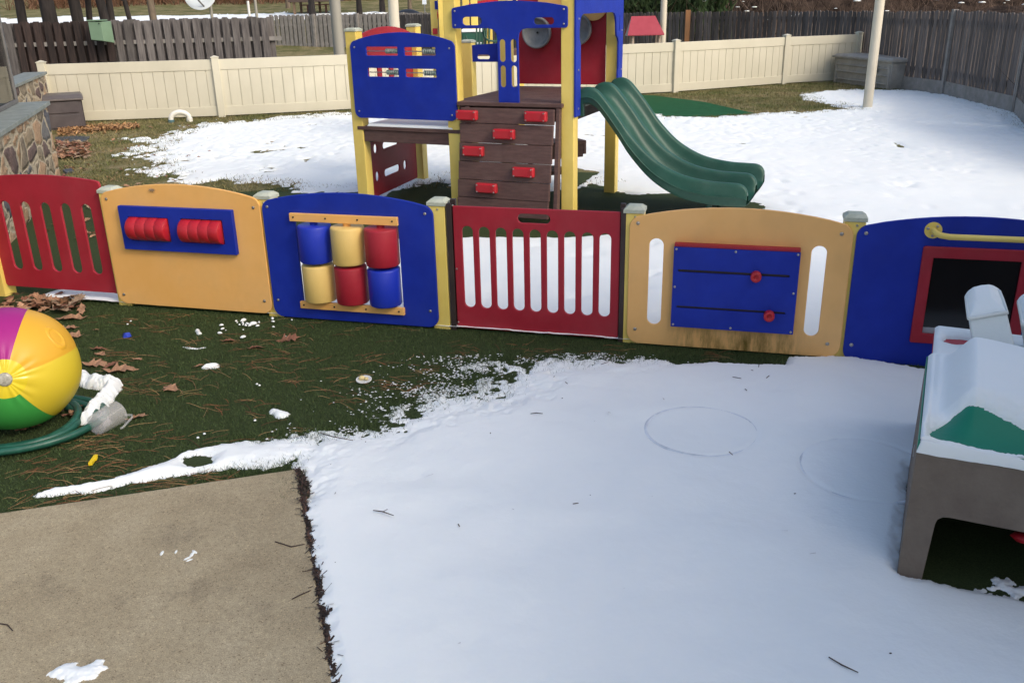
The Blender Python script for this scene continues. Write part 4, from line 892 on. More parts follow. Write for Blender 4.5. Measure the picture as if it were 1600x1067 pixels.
# satellite dish
dx, dy, dz = atY(313, -7, 32); t = thing('satellite_dish', (dx, dy, 0), 'round white satellite dish on a short mast beyond the dark wooden fence', 'satellite dish')
Md = Matrix.Translation((dx, dy, dz)) @ Matrix.Rotation(R(68), 4, 'X') @ Matrix.Rotation(R(4), 4, 'Y')
b = MB().lathe([(0, 0), (.2, .008), (.36, .03), (.52, .065), (.53, .06), (.36, .02), (.2, -.004), (0, -.012)], Md, 40); b.build('dish', mat('pale_dish', (.55, .6, .62), .4), t)
b = MB().cyl((dx+.2, dy+.3, 0), (dx+.2, dy+.3, dz-.05), .05); b.cyl((dx+.2, dy+.3, dz-.05), (dx, dy+.05, dz), .04); b.build('mast', postgrey, t)
b = MB().tube([(dx+.16, dy-.10, dz-.42), (dx+.02, dy-.45, dz-.12), (dx-.12, dy-.62, dz+.2)], .025, 8); b.build('feed_arm', frm, t)
# shelter, dark mound, sign on the bank
Y = 60; xa, _, za = atY(459, 4, Y); xb = atY(520, 4, Y)[0]; zb = float(hillz(np.array(xa), np.array(60.))); t = thing('shelter', (xa, Y, zb), 'open brown wooden shelter on the bank beyond the wooden fences', 'shelter')
b = MB()
for x in (xa, (xa+xb)/2, xb): b.box(x-.07, Y-.07, zb-.2, x+.07, Y+.07, za); b.box(x-.07, Y+1.9, zb-.2, x+.07, Y+2.04, za)
b.build('post', mat('shelter_wood', (.2, .13, .08), .8), t)
b = MB().box(xa-.3, Y-.3, za, xb+.3, Y+2.3, za+.2); b.build('roof', mat('shelter_roof', (.09, .06, .05), .8), t)
b = MB().box(xa+.3, Y+.7, zb+.55, xb-.3, Y+1.3, zb+.62); b.box(xa+.6, Y+.9, zb-.2, xa+.7, Y+1.1, zb+.55); b.box(xb-.7, Y+.9, zb-.2, xb-.6, Y+1.1, zb+.55); b.build('table', mat('shelter_table', (.12, .05, .04), .7), t)
x0, x1 = atY(600, 20, 46)[0], atY(672, 20, 46)[0]; zc = atY(636, 15, 46)[2]; zb = float(hillz(np.array(x0), np.array(46.)))
prof = []; X, Y2 = np.meshgrid(np.linspace(x0, x1, 30), np.linspace(45.2, 46.8, 14)); u = (X-x0)/(x1-x0)*2-1; v = (Y2-46)/.8
Zm = zb-.1+(zc-zb+.1)*np.clip(1-u**2*.9-v**2*.6, 0, 1)**.5+.03*fbm(X, Y2, 2, 3, 5)
gridmesh('tarp_heap', X, Y2, Zm, np.ones_like(X, bool), mat('black_tarp', (.015, .016, .02), .5), label='low heap under a black tarpaulin beyond the pale grey wooden fence', cat='tarp')
p = atY(663, 3, 50); t = thing('sign', (p[0], 50, 0), 'small white sign on a post beyond the fences, left of the yellow posts', 'sign')
b = MB().cyl((p[0], 50.05, 0), (p[0], 50.05, 2.6), .03); b.build('sign_post', steel, t); b = MB().box(p[0]-.11, 49.98, p[2]-.14, p[0]+.11, 50.0, p[2]+.2); b.build('sign_board', mat('sign_white', (.7, .75, .8), .5), t)

# ================================================================ FOREGROUND TABLES ON THE RIGHT
particle = mat('weathered_brown_board', (.15, .115, .085), .75, (.20, .16, .125), 2.4, .4, 60, detail=9, extra=weather((.06, .035, .03), 3.2, .55))
tabg = mat('bright_green_tray', (.003, .19, .105), .42, (.005, .22, .125), 3, .1, 60)
t = thing('sand_table', (O1.x, O1.y, 0), 'brown board play table with green tray lid, standing in snow at the right', 'play table')
op = [(.085, -.02), (.098, .255), (.103, .275), (.118, .288), (.14, .292), (1.0, .292), (1.02, .28), (1.03, .26), (1.03, -.02)]
fp = [(.0, 0)]+[(.085, 0), (.098, .255), (.103, .275), (.118, .288), (.14, .292), (1.0, .292), (1.02, .28), (1.03, .26), (1.03, 0)]+[(1.12, 0), (1.12, .527), (.0, .527)]
plate('front_board', fp, [], MT, 0, .022, particle, t, .003)
b = MB().box(.0, .0235, 0, .022, .88, .527, MT); b.build('side_board', particle, t, .003)
b = MB().box(1.098, .0235, 0, 1.12, .88, .527, MT); b.build('side_board', particle, t, .003)
b = MB().box(.0235, .856, 0, 1.0965, .88, .527, MT); b.build('back_board', particle, t, .003)
b = MB().box(.024, .024, .44, 1.096, .854, .462, MT); b.build('shelf', particle, t, .003)
b = MB(); b.box(-.004, .30, .36, -.001, .33, .40, MT); b.build('hinge', steel, t)
# green lid: rim tray + hump, as a height field with thickness
LA, LB = (.006, 1.10), (.015, .872)
aa, bb = np.meshgrid(np.linspace(*LA, 280), np.linspace(*LB, 230))
def sm(x): x = np.clip(x, 0, 1); return x*x*(3-2*x)
def lid(a, b_):
    ea = np.minimum(a-LA[0], LA[1]-a); eb = np.minimum(b_-LB[0], LB[1]-b_); e = np.minimum(ea, eb)
    base = .548+.012*sm((.03-e)/.02)
    hump = .115*sm((a-.055)/.12)*sm((b_-.06)/.24)*sm((LB[1]-.02-b_)/.10)*(1-.62*sm((a-.16)/.55))
    return base+hump
ZL = lid(aa, bb)
def localgrid(name, A_, B_, Z_, keep, M, m, parent=None, **kw):
    P = np.stack([A_.ravel(), B_.ravel(), Z_.ravel(), np.ones(A_.size)], 0); Q = np.array(M) @ P
    return gridmesh(name, Q[0].reshape(A_.shape), Q[1].reshape(A_.shape), Q[2].reshape(A_.shape), keep, m, parent, **kw)
l = localgrid('tray_lid', aa, bb, ZL, np.ones_like(aa, bool), MT, tabg, t); md = l.modifiers.new('s', 'SOLIDIFY'); md.thickness = .012; md.offset = -1
b = MB().box(LA[0]-.006, LB[0]-.006, .530, LA[1]+.006, LB[0]-.001, .566, MT); b.box(LA[0]-.006, LB[0]-.001, .530, LA[0]-.001, LB[1], .572, MT); b.build('tray_rim', tabg, t, .002)
# snow on it: thick everywhere except the bare green face near the front
gp = [(.036, .070), (.034, .125), (.055, .18), (.10, .225), (.15, .235), (.24, .215), (.36, .175), (.5, .15), (.9, .13), (1.1, .12), (1.1, .035), (.5, .034), (.2, .038), (.09, .046)]
ds = sdf(aa, bb, gp)+.010*fbm(aa, bb, 30, 4, 5, .6)+.004*fbm(aa, bb, 120, 2, 6)
edge = np.minimum(np.minimum(aa-LA[0], LA[1]-aa), np.minimum(bb-LB[0], LB[1]-bb))
th = .034*np.sqrt(np.clip(-ds/.05, 0, 1))*np.sqrt(np.clip((edge+.004)/.022, 0, 1))+.028*sm((bb-.25)/.3)*sm((edge)/.05)+.003*fbm(aa, bb, 7, 3, 15)
th = np.where(ds < 0, th, -.002-.4*ds)
localgrid('lid_snow', aa, bb, ZL+th, ds < .012, MT, snowm, label='soft snow blanket on the green lid of the front table', cat='snow')
ab_, bb2 = np.meshgrid(np.linspace(.0, 1.1, 120), np.linspace(-.002, .034, 12))
Zs = .528+.046*np.sqrt(np.clip(np.minimum(np.minimum(bb2+.002, .036-bb2)/.012, (ab_)/.01), 0, 1))*np.clip(1.1-.9*ab_, .3, 1)+.003*fbm(ab_, bb2, 14, 3, 3)
localgrid('ledge_snow', ab_, bb2, Zs, np.ones_like(ab_, bool), MT, snowm, label='narrow strip of snow on the front ledge of the brown board table', cat='snow')
b = MB(); b.lathe([(0, 0), (.05, 0), (.075, .018), (.06, .034), (.03, .045), (0, .048)], MT @ Matrix.Translation((.43, .16, .16)) @ Matrix.Rotation(R(-25), 4, 'X'), 24)
o = b.build('toy_flower', redb, label='small red toy with yellow centre inside the dark opening of the brown table', cat='toy')
b = MB().lathe([(0, .05), (.02, .05), (.022, .06), (.01, .07), (0, .07)], MT @ Matrix.Translation((.43, .16, .16)) @ Matrix.Rotation(R(-25), 4, 'X'), 16); b.build('toy_centre', yellow, o)

# second table behind, red top, snow-covered
t = thing('water_table', tuple(MT @ Vector((.06, .92, 0))), 'red topped play table covered in snow behind the green lidded table', 'play table')
b = MB().box(.03, .91, 0, .055, 1.34, .515, MT); b.build('side_board', particle, t, .003)
b = MB().box(.0555, .91, 0, 1.1, .93, .515, MT); b.build('front_board', particle, t, .003)
b = MB().box(.0555, 1.32, 0, 1.1, 1.34, .515, MT); b.build('back_board', particle, t, .003)
b = MB().box(.022, .90, .516, 1.12, 1.35, .535, MT); b.build('table_top', redb, t, .008)
b = MB(); b.cyl((.030, .98, .43), (.024, .98, .43), .012, M=MT); b.build('bolt', steel, t)
A2, B2 = np.meshgrid(np.linspace(.024, .62, 90), np.linspace(.902, 1.348, 90))
rec = sdf(A2, B2, [(.075, 1.14), (.06, 1.19), (.08, 1.235), (.14, 1.25), (.26, 1.24), (.30, 1.15), (.22, 1.12), (.15, 1.15), (.11, 1.12)])
rec = np.maximum(rec, sdf(A2, B2, [(.20, .85), (.19, 1.02), (.26, 1.10), (.7, 1.10), (.7, .85)]))+.006*fbm(A2, B2, 25, 4, 8)
e2 = np.minimum(np.minimum(A2-.024, 9), np.minimum(B2-.902, 1.348-B2))
th = .03*np.sqrt(np.clip(-rec/.035, 0, 1))*np.sqrt(np.clip((e2+.003)/.02, 0, 1)); th = np.where(rec < 0, th, -.008)
localgrid('table_snow', A2, B2, .5355+th, rec < .004, MT, snowm, label='snow layer with oval hollow on the red topped table', cat='snow')
# white scoops
whites = mat('white_resin', (.70, .74, .70), .5, (.76, .79, .76), 4, .1, 80, extra=weather((.5, .5, .42), 4, .25))
def scoop(a, bq, rot, lab1, lab2):
    M = MT @ Matrix.Translation((a, bq, .536)) @ Matrix.Rotation(rot, 4, 'Z') @ Matrix.Rotation(R(-17), 4, 'Y') @ Matrix.Rotation(R(-14), 4, 'X') @ Matrix.Diagonal((.86, .9, 1.06, 1))
    t = thing('water_chute', tuple(MT @ Vector((a, bq, .536))), lab1, 'toy chute', 'white chutes on the red table')
    w_ = .092; b = MB()
    pr = [(-.13, .0), (-.145, .02), (-.12, .17), (-.02, .20), (.11, .26), (.13, .24), (.14, .0)]
    pr = [(-.115, 0), (-.125, .02), (-.085, .175), (.0, .215), (.07, .25), (.10, .255), (.115, .23), (.10, .0)]
    k = len(pr); vs = [(-w_*(1-.10*(z/.25)), y, z) for y, z in pr]+[(w_*(1-.10*(z/.25)), y, z) for y, z in pr]
    b.add(vs, [tuple(range(k)), tuple(range(2*k-1, k-1, -1))]+[((i+1) % k, i, k+i, k+(i+1) % k) for i in range(k)], 0, M)
    b.build('body', whites, t, .008, 3)
    b = MB()                                             # raised lip round the hollow
    L_pts = [(-.088, -.09, .178), (-.083, -.0, .222), (-.078, .07, .258), (-.06, .10, .268), (.06, .10, .268), (.078, .07, .258), (.083, 0, .222), (.088, -.09, .178)]
    b.tube(L_pts+[L_pts[0]], .009, 8, M); b.build('lip', whites, t)
    xx, yy = np.meshgrid(np.linspace(-.083, .083, 40), np.linspace(-.082, .105, 44)); base = .18+(yy+.09)*.42
    dd_ = np.minimum(.083-np.abs(xx), np.minimum(yy+.082, .105-yy)); hh = base+.002+.055*np.sqrt(np.clip(dd_/.05, 0, 1))*(.55+.45*sm((yy+.08)/.15))*np.sqrt(np.clip(1-(xx/.083)**4, 0, 1))+.003*fbm(xx, yy, 30, 3, 4)
    localgrid('chute_snow', xx, yy, hh, np.ones_like(xx, bool), M, snowm, label=lab2, cat='snow')
scoop(.275, 1.09, R(4), 'white plastic chute filled with snow, nearer the middle of the red table', 'rounded snow cap filling the fully visible white chute')
scoop(.485, 1.09, R(4), 'white plastic chute filled with snow, cut off by the right edge', 'rounded snow cap on the white chute at the right edge')
b = MB(); b.tube([tuple(MT @ Vector(p)) for p in ((.44, 1.2, .56), (.47, 1.2, .66), (.53, 1.2, .67), (.58, 1.2, .60))], .016, 12); b.build('blue_tube', blue, label='short bent blue tube between the two white chutes', cat='tube')

# ---------------------------------------------------------------- unseen building wing, added to shade the near right corner
t = thing('shading_wing', (8, -2, 0), 'unseen building wing with pale siding, added to shade the near right corner', 'shading_wing')
sid = mat('pale_siding', (.42, .38, .31), .7)
b = MB(); HX, HY, HH = 3.7, 2.75, 4.0
for i in range(26): b.box(HX-.012, -9, .15*i, HX, HY, .15*i+.145); b.box(HX, HY, .15*i, 13, HY+.012, .15*i+.145)
b.box(HX+.001, -9, 0, 13, HY-.001, HH); b.build('wall', sid, t)
b = MB().add([(HX-.15, -9.2, HH), (13.2, -9.2, HH), (13.2, HY+.15, HH), (HX-.15, HY+.15, HH), (HX+2.5, -7, HH+1.3), (10.5, -7, HH+1.3), (10.5, HY-2.5, HH+1.3), (HX+2.5, HY-2.5, HH+1.3)], [(0, 3, 2, 1), (4, 5, 6, 7), (0, 1, 5, 4), (1, 2, 6, 5), (2, 3, 7, 6), (3, 0, 4, 7)]); b.build('roof', slate, t)
b = MB().box(HX-.03, -.6, .9, HX-.013, .8, 2.1); b.build('window', black, t)

# ================================================================ BALL, HOSE, CUP
BC = Vector((*G(21, 576, .335), .335)); BR = .318
hub = (Vector(atY(8, 592, BC.y-.27))-BC).normalized()
pur = mat('purple_vinyl', (.36, .018, .20), .45, spec=.4); oy = mat('amber_vinyl', (.74, .40, .03), .45, spec=.4); ye = mat('yellow_vinyl', (.70, .53, .035), .45, spec=.4); gr = mat('lime_green_vinyl', (.05, .33, .06), .45, spec=.4); bl = mat('sky_blue_vinyl', (.02, .16, .55), .3); rd_ = mat('red_vinyl', (.6, .03, .03), .3)
hubm = mat('clear_yellow_vinyl', (.74, .58, .03), .25); valve = mat('clear_valve', (.5, .48, .4), .2, (.25, .24, .2), 60)
Rb = RC  # camera-side reference to place seams: up and right directions in the plane across the hub
cr_ = Vector(RC[0:3, 0]) ; cu_ = Vector(RC[0:3, 1])
cr_ = (cr_-hub*cr_.dot(hub)).normalized(); cu_ = hub.cross(cr_)*1.0
if cu_.z < 0: cu_ = -cu_
seams = [15, 72, 144, 218, 262, 308]; nth, nph = 180, 90; V = []; Fq = []; Mi = []
for j in range(nph+1):
    ph = math.pi*j/nph
    for i in range(nth):
        th_ = 2*math.pi*i/nth; dg_ = math.degrees(th_)
        d = hub*math.cos(ph)+(cu_*math.cos(th_)+cr_*math.sin(th_))*math.sin(ph)
        pol = math.sin(ph); near = math.exp(-((ph-.33)/.2)**2)+math.exp(-((math.pi-ph-.33)/.2)**2)
        sd = min(abs((dg_-s+180) % 360-180) for s in seams)
        r = BR*(1-.010*near*(.5+.5*math.sin(th_*17+2*math.sin(th_*5)))-.006*math.exp(-(sd/1.6)**2)*pol-.02*math.exp(-(ph/.22)**2)+.022*math.cos(3*math.radians(dg_-45.5)*2)*pol*.35)
        r *= 1-.008*near*math.exp(-((dg_-95) % 57-20)**2/60)
        p = BC+d*r
        if p.z < .07: p.z = .07-(.07-p.z)*.25
        V.append(tuple(p))
for j in range(nph):
    for i in range(nth):
        Fq.append((j*nth+i, j*nth+(i+1) % nth, (j+1)*nth+(i+1) % nth, (j+1)*nth+i)); dg_ = 360*(i+.5)/nth
        ph = math.pi*(j+.5)/nph
        k = sum(1 for s in seams if dg_ > s) % 6
        Mi.append(6 if (ph < .30 or ph > math.pi-.30) else [0, 1, 2, 3, 4, 5][k])
ball = mk('beach_ball', V, Fq, [pur, oy, ye, gr, bl, rd_, hubm], None, Mi, True, label='big inflatable beach ball in purple, yellow and green at the left edge', cat='beach ball')
q = hub.to_track_quat('Z', 'Y').to_matrix().to_4x4(); Mv = Matrix.Translation(BC+hub*(BR*.978)) @ q
b = MB().lathe([(0, .012), (.018, .012), (.03, .010), (.034, .004), (.034, -.01)], Mv, 24); b.build('valve', valve, ball)
dv = Vector(ray(88, 527)); oc = Vector((0, 0, CAM_H))-BC; A_, B_2, C2 = dv.dot(dv), 2*oc.dot(dv), oc.dot(oc)-BR*BR; tt = (-B_2-math.sqrt(max(0, B_2*B_2-4*A_*C2)))/(2*A_); hp = Vector((0, 0, CAM_H))+dv*tt; nn = (hp-BC).normalized()
Mv = Matrix.Translation(BC+nn*(BR*.992)) @ nn.to_track_quat('Z', 'Y').to_matrix().to_4x4()
b = MB().lathe([(0, .003), (.008, .003), (.012, -.002), (.03, -.001), (.042, .006), (.052, .006), (.062, -.004)], Mv @ Matrix.Diagonal((.8, 1.15, 1, 1)), 28); b.build('valve', oy, ball)

hosem = mat('green_hose', (.012, .075, .05), .4, (.02, .11, .075), 20)
pts = []
for i in range(0, 400):
    a = i*.055*1.0; turn = a/(2*math.pi); r = .445-.042*turn+.012*math.sin(a*2.3)+.01*math.sin(a*1.1+1); cx = BC.x-.06+.03*math.sin(turn*2.1); cy = BC.y-.02+.025*math.cos(turn*3.3)
    pts.append((cx+r*1.06*math.cos(a-2.2), cy+r*.82*math.sin(a-2.2), .02+.022*(math.sin(a*.9+turn*2) > .3)*1+.010*(turn % 1)))
zz = [p[2] for p in pts]; zs = [sum(zz[max(0, i-8):i+9])/len(zz[max(0, i-8):i+9]) for i in range(len(zz))]
b = MB().tube([(p[0], p[1], z) for p, z in zip(pts, zs)], .0195, 10); b.build('garden_hose', hosem, label='coiled green garden hose under the beach ball', cat='garden hose')

cupm = bpy.data.materials.new('clear_plastic'); cupm.use_nodes = True; pb = cupm.node_tree.nodes['Principled BSDF']
pb.inputs['Base Color'].default_value = (.9, .88, .87, 1); pb.inputs['Roughness'].default_value = .22; pb.inputs['IOR'].default_value = 1.4; pb.inputs['Alpha'].default_value = .17
pA, pB = Vector((*G(153, 662, .062), .066)), Vector((*G(186, 641, .066), .074)); ax = (pB-pA); ax.z = 0; ax.normalize()
Mc = Matrix.Translation((pA.x-.02*ax.x, pA.y-.02*ax.y, .062)) @ ax.to_track_quat('Z', 'Y').to_matrix().to_4x4()
t = thing('measuring_cup', (pA.x, pA.y, 0), 'clear plastic measuring cup lying on its side by the snow lump', 'cup')
b = MB().lathe([(0, 0), (.05, 0), (.056, .006), (.066, .15), (.070, .152), (.071, .156), (.068, .157), (.064, .15), (.054, .008), (.048, .004), (0, .004)], Mc, 36); b.build('cup_body', cupm, t)
side = Vector((ax.y, -ax.x, 0)); c0 = Vector((pA.x, pA.y, .062))
hp_ = [c0+ax*.125+side*.066+Vector((0, 0, .0)), c0+ax*.135+side*.10, c0+ax*.118+side*.115+Vector((0, 0, -.005)), c0+ax*.03+side*.125+Vector((0, 0, -.02)), c0+ax*.02+side*.12+Vector((0, 0, -.02))]
b = MB().tube([tuple(p) for p in hp_], .0065, 8); b.build('handle', cupm, t)

# ================================================================ SNOW LUMPS, LEAVES, LITTER
def heap(name, pts, h, label, seed, res=.005, kind=None, zb=.004, rough=.35):
    W = [(*G(*p[:2]), p[2]) for p in pts]; x0 = min(p[0]-p[2] for p in W)-.02; x1 = max(p[0]+p[2] for p in W)+.02; y0 = min(p[1]-p[2] for p in W)-.02; y1 = max(p[1]+p[2] for p in W)+.02
    X, Y = np.meshgrid(np.arange(x0, x1, res), np.arange(y0, y1, res)); f = np.full(X.shape, -1.)
    segs = list(zip(W[:-1], W[1:])) if len(W) > 1 else [(W[0], W[0])]
    for a, c in segs:
        ex, ey = c[0]-a[0], c[1]-a[1]; t_ = np.clip(((X-a[0])*ex+(Y-a[1])*ey)/(ex*ex+ey*ey+1e-12), 0, 1); rr = a[2]+(c[2]-a[2])*t_
        f = np.maximum(f, 1-np.hypot(X-a[0]-t_*ex, Y-a[1]-t_*ey)/rr)
    f = f+rough*fbm(X, Y, 24, 5, seed, .65); Z = zb-.004+h*np.sqrt(np.clip(f, 0, 1))*(1+.3*fbm(X, Y, 22, 4, seed+3, .6))
    return gridmesh(name, X, Y, np.where(f > 0, Z, zb-.006), f > -.05, snowm, label=label, cat='snow', kind=kind)
heap('snow_lump', [(118, 592, .05), (140, 600, .055), (160, 604, .06), (178, 606, .045), (172, 618, .05), (155, 636, .05), (140, 655, .035), (132, 663, .02)], .075, 'crooked ridge of snow between the beach ball and the clear cup', 3)
heap('snow_lump', [(428, 645, .03), (441, 650, .04)], .03, 'chunk of snow alone on the turf, nearest the large snow area', 13)
heap('snow_lump', [(323, 575, .028), (336, 574, .032)], .028, 'small angular chunk of snow on the turf below the orange roller panel', 23)
heap('snow_lump', [(308, 518, .016), (312, 523, .014)], .02, 'tiny pair of snow bits on the turf under the orange roller panel', 33, .003)
b = MB(); rd = random.Random(9)
for i in range(26):
    px, py = (rd.gauss(384, 10), rd.gauss(509, 5)) if i < 14 else (rd.uniform(340, 490), rd.uniform(500, 530)); x, y = G(px, py); r = rd.uniform(.004, .015)*(1.5 if i < 4 else 1)
    b.lathe([(0, -.2*r), (r, 0), (r*1.05, .3*r), (r*.6, .8*r), (0, r)], Matrix.Translation((x, y, .012)) @ Matrix.Rotation(rd.uniform(0, 6), 4, 'Z') @ Matrix.Diagonal((1.4, .8, 1, 1)), 7)
for px, py in ((402, 604), (406, 606), (200, 510), (205, 505), (399, 661), (320, 682), (310, 688)): x, y = G(px, py); b.lathe([(0, 0), (.008, .003), (.006, .008), (0, .01)], Matrix.Translation((x, y, .012)), 7)
b.build('snow_crumbs', snowm, label='crumbs of snow scattered on the turf under the panels', cat='snow', kind='stuff')
heap('snow_lump', [(95, 1058, .03), (120, 1058, .045), (145, 1056, .04), (158, 1052, .012)], .014, 'thin crust of snow on the concrete at the bottom edge', 43, .004, zb=.026, rough=.9)
b = MB()
for px, py, r in ((253, 864, .012), (275, 862, .009), (300, 866, .014), (304, 862, .012), (293, 872, .012), (296, 875, .01)): x, y = G(px, py, .022); b.lathe([(0, 0), (r, 0), (r*.7, .002), (0, .004)], Matrix.Translation((x, y, .0225)) @ Matrix.Rotation(px, 4, 'Z') @ Matrix.Diagonal((1.6, .6, 1, 1)), 6)
b.build('snow_crumbs', snowm, label='few crumbs of snow in the middle of the concrete', cat='snow', kind='stuff')
heap('snow_arc', [(288, 543, .012), (296, 545, .014), (308, 546, .010), (322, 544, .007)], .008, 'faint arc of snow on the turf between the leaves', 53, .003, rough=1.2)
heap('snow_lump', [(1548, 922, .02), (1565, 915, .04), (1585, 925, .04), (1600, 925, .03)], .02, 'grey snow patch inside the dark opening of the brown table', 63, .005, rough=1.2)
x, y = G(569, 598); b = MB().lathe([(0, .008), (.040, .010), (.043, .014), (.046, .013), (.046, .008), (.035, .004), (0, .003)], Matrix.Translation((x, y, .012)) @ Matrix.Rotation(R(6), 4, 'X'), 28)
o = b.build('jar_lid', mat('white_lid', (.75, .75, .72), .4), label='round white lid with yellowish crumbs lying at the edge of the snow', cat='lid')
b = MB().lathe([(0, .0), (.018, .002), (.02, .012), (.01, .02), (0, .021)], Matrix.Translation((x-.012, y+.004, .022)), 8); b.lathe([(0, 0), (.012, .002), (.012, .012), (0, .015)], Matrix.Translation((x+.016, y-.006, .022)), 7); b.build('crumb', mat('yellow_crumb', (.75, .6, .28), .7), o)
x, y = G(198, 529); b = MB(); b.add([(x-.028, y+.005, .012), (x-.012, y-.022, .012), (x+.018, y-.02, .014), (x+.032, y+.008, .012), (x-.022, y+.012, .035), (x+.02, y+.014, .04), (x, y-.012, .045)], [(0, 1, 6, 4), (1, 2, 6), (2, 3, 5, 6), (4, 6, 5)]); b.add([(x-.02, y+.013, .012), (x+.02, y+.014, .012), (x+.02, y+.0135, .04), (x-.022, y+.0125, .035)], [(0, 1, 2, 3)])
b.build('toy_scrap', mat('blue_scrap', (.02, .05, .42), .4), label='small broken blue plastic piece on the turf beside a leaf', cat='toy')
p0, p1 = G(142, 731), G(151, 718); v = Vector((p1[0]-p0[0], p1[1]-p0[1], 0)); Mk = frame(p0, p1); b = MB().box(0, -.009, .012, v.length, .009, .028, Mk); b.box(v.length*.55, -.014, .013, v.length*.8, -.009, .024, Mk); b.box(v.length, -.006, .014, v.length+.012, .006, .024, Mk)
b.build('toy_peg', mat('yellow_peg', (.85, .6, .02), .4), label='small bright yellow toy peg on the turf above the concrete', cat='toy', bevel=.002)

leafm = [mat('tan_oak_leaf', (.29, .155, .085), .7, (.37, .21, .12), 25, .4, 60, island=.2), mat('rust_oak_leaf', (.19, .08, .045), .7, (.26, .115, .065), 25, .4, 60, island=.25), mat('pale_leaf', (.27, .19, .12), .75, (.33, .24, .16), 25, island=.2)]
def leafmesh(b, x, y, z, size, rot, rd, curl=.3, mi=0, tilt=(0, 0)):
    n = 9; half = []
    for i in range(n+1):
        u = i/n; wd = .36*math.sin(math.pi*min(1, u*1.02))**.7*(.75+.35*u if u < .75 else 1.0)
        lob = rd.uniform(.75, 1.15) if i % 2 else rd.uniform(.35, .6)
        half.append((u-.5+(.05 if i % 2 else -.02), wd*lob*rd.uniform(.8, 1.15)))
    P = []
    for (u, w_) in half: P.append((u, w_))
    M = Matrix.Translation((x, y, z)) @ Matrix.Rotation(rot, 4, 'Z') @ Matrix.Rotation(tilt[0], 4, 'X') @ Matrix.Rotation(tilt[1], 4, 'Y')
    def zc(u, w_): return size*(curl*abs(w_)*1.1+curl*.55*(u*u)+.05*math.sin(u*9+w_*7))
    vs = []; fs = []
    for i, (u, w_) in enumerate(P):
        uc = i/n-.5; vs += [(size*uc, 0, zc(uc, 0)), (size*u, size*w_, zc(u, w_)), (size*u, -size*w_*rd.uniform(.8, 1.1), zc(u, w_))]
    for i in range(n): a = 3*i; fs += [(a, a+3, a+4, a+1), (a, a+2, a+5, a+3)]
    k = len(vs); vs += [(size*-.5, size*.012, 0), (size*-.5, -size*.012, 0), (size*-.72, -size*.008, size*.02), (size*-.72, size*.008, size*.02)]; fs.append((k, k+1, k+2, k+3))
    b.add(vs, fs, mi, M)
LV = [(268, 607, .115, 2.6, 0, 'star-shaped tan oak leaf alone on open turf, right of the clear cup'), (213, 652, .10, .2, 0, 'tan oak leaf touching the handle of the clear cup'), (190, 578, .17, .35, 0, 'long tan oak leaf at the lower right of the leaf cluster beside the ball'),
      (150, 569, .14, .1, 0, 'tan oak leaf just above the snow ridge beside the ball'), (172, 571, .10, .9, 1, 'darker curled oak leaf in the middle of the cluster beside the ball'), (155, 545, .10, .3, 1, 'rust coloured leaf uppermost in the cluster beside the ball'), (157, 553, .08, 2.8, 0, 'small tan leaf just below the uppermost rust one'),
      (112, 497, .19, 3.2, 0, 'large spreading tan oak leaf between the ball and the leaf drift'), (105, 513, .12, .5, 0, 'tan oak leaf half behind the top right of the ball'), (112, 525, .16, 3.0, 0, 'broad tan oak leaf behind the right side of the ball'),
      (357, 532, .09, .25, 1, 'small rust leaf on the turf below the orange roller panel'), (399, 543, .10, .4, 1, 'rust leaf on the turf, the lower one left of the barrel panel'), (450, 530, .13, .15, 1, 'pointed dark rust oak leaf on the turf below the barrel panel'),
      (311, 571, .055, .6, 0, 'tiny tan leaf beside the small angular chunk of snow'), (215, 561, .055, .1, 0, 'very small tan leaf right of the leaf cluster'), (150, 515, .04, .2, 0, 'little tan leaf fragment left of the blue scrap'),
      (30, 664, .16, .25, 0, 'tan oak leaf lying on the hose at the left edge'), (56, 661, .11, 1.4, 1, 'greyish brown oak leaf on the hose, in front of the green part of the ball')]
for i, (px, py, s, r, m_, lb) in enumerate(LV):
    z = .06 if i >= 16 else .016; x, y = G(px, py, z); b = MB(); rd = random.Random(i+3); leafmesh(b, x, y, z, s*1.2, r, rd, .2, 0, (rd.uniform(-.25, .25), rd.uniform(-.2, .2)))
    b.build('oak_leaf', leafm[m_], label=lb, cat='leaf', group='oak leaves lying on the turf')
def litter(name, label, fn, n, size, seed, ms=leafm, zr=.03):
    b = MB(); rd = random.Random(seed)
    for i in range(n):
        px, py, z = fn(rd); x, y = G(px, py); leafmesh(b, x, y, .015+rd.random()*zr if z is None else z, size*rd.uniform(.5, 1.15), rd.uniform(0, 6.3), rd, rd.uniform(.15, .45), rd.randrange(len(ms)), (rd.uniform(-.4, .4), rd.uniform(-.4, .4)))
    b.build(name, ms, label=label, cat='leaves', kind='stuff')
litter('leaf_litter', 'drift of brown oak leaves behind the beach ball, in front of the red slotted panel', lambda rd: (rd.uniform(8, 128)+rd.gauss(0, 3), 482+rd.gauss(0, 6), None), 62, .15, 4, zr=.045)
litter('leaf_litter', 'brown leaf litter at the foot of the near stone wall', lambda rd: (rd.uniform(88, 138), rd.uniform(228, 250), None), 260, .16, 5, zr=.08)
litter('leaf_litter', 'scattered leaves and scraps on the lawn behind the fence', lambda rd: (rd.gauss(150, 70), rd.uniform(255, 380), None) if rd.random() < .6 else (rd.uniform(100, 330), rd.uniform(190, 300), None), 150, .10, 6, zr=.01)
litter('leaf_litter', 'few leaves lying near the hose and cup', lambda rd: rd.choice([(118+rd.gauss(0, 5), 640+rd.gauss(0, 8), None), (90+rd.gauss(0, 8), 655+rd.gauss(0, 4), None), (30+rd.gauss(0, 15), 676, None), (115, 655, None)]), 12, .09, 7)
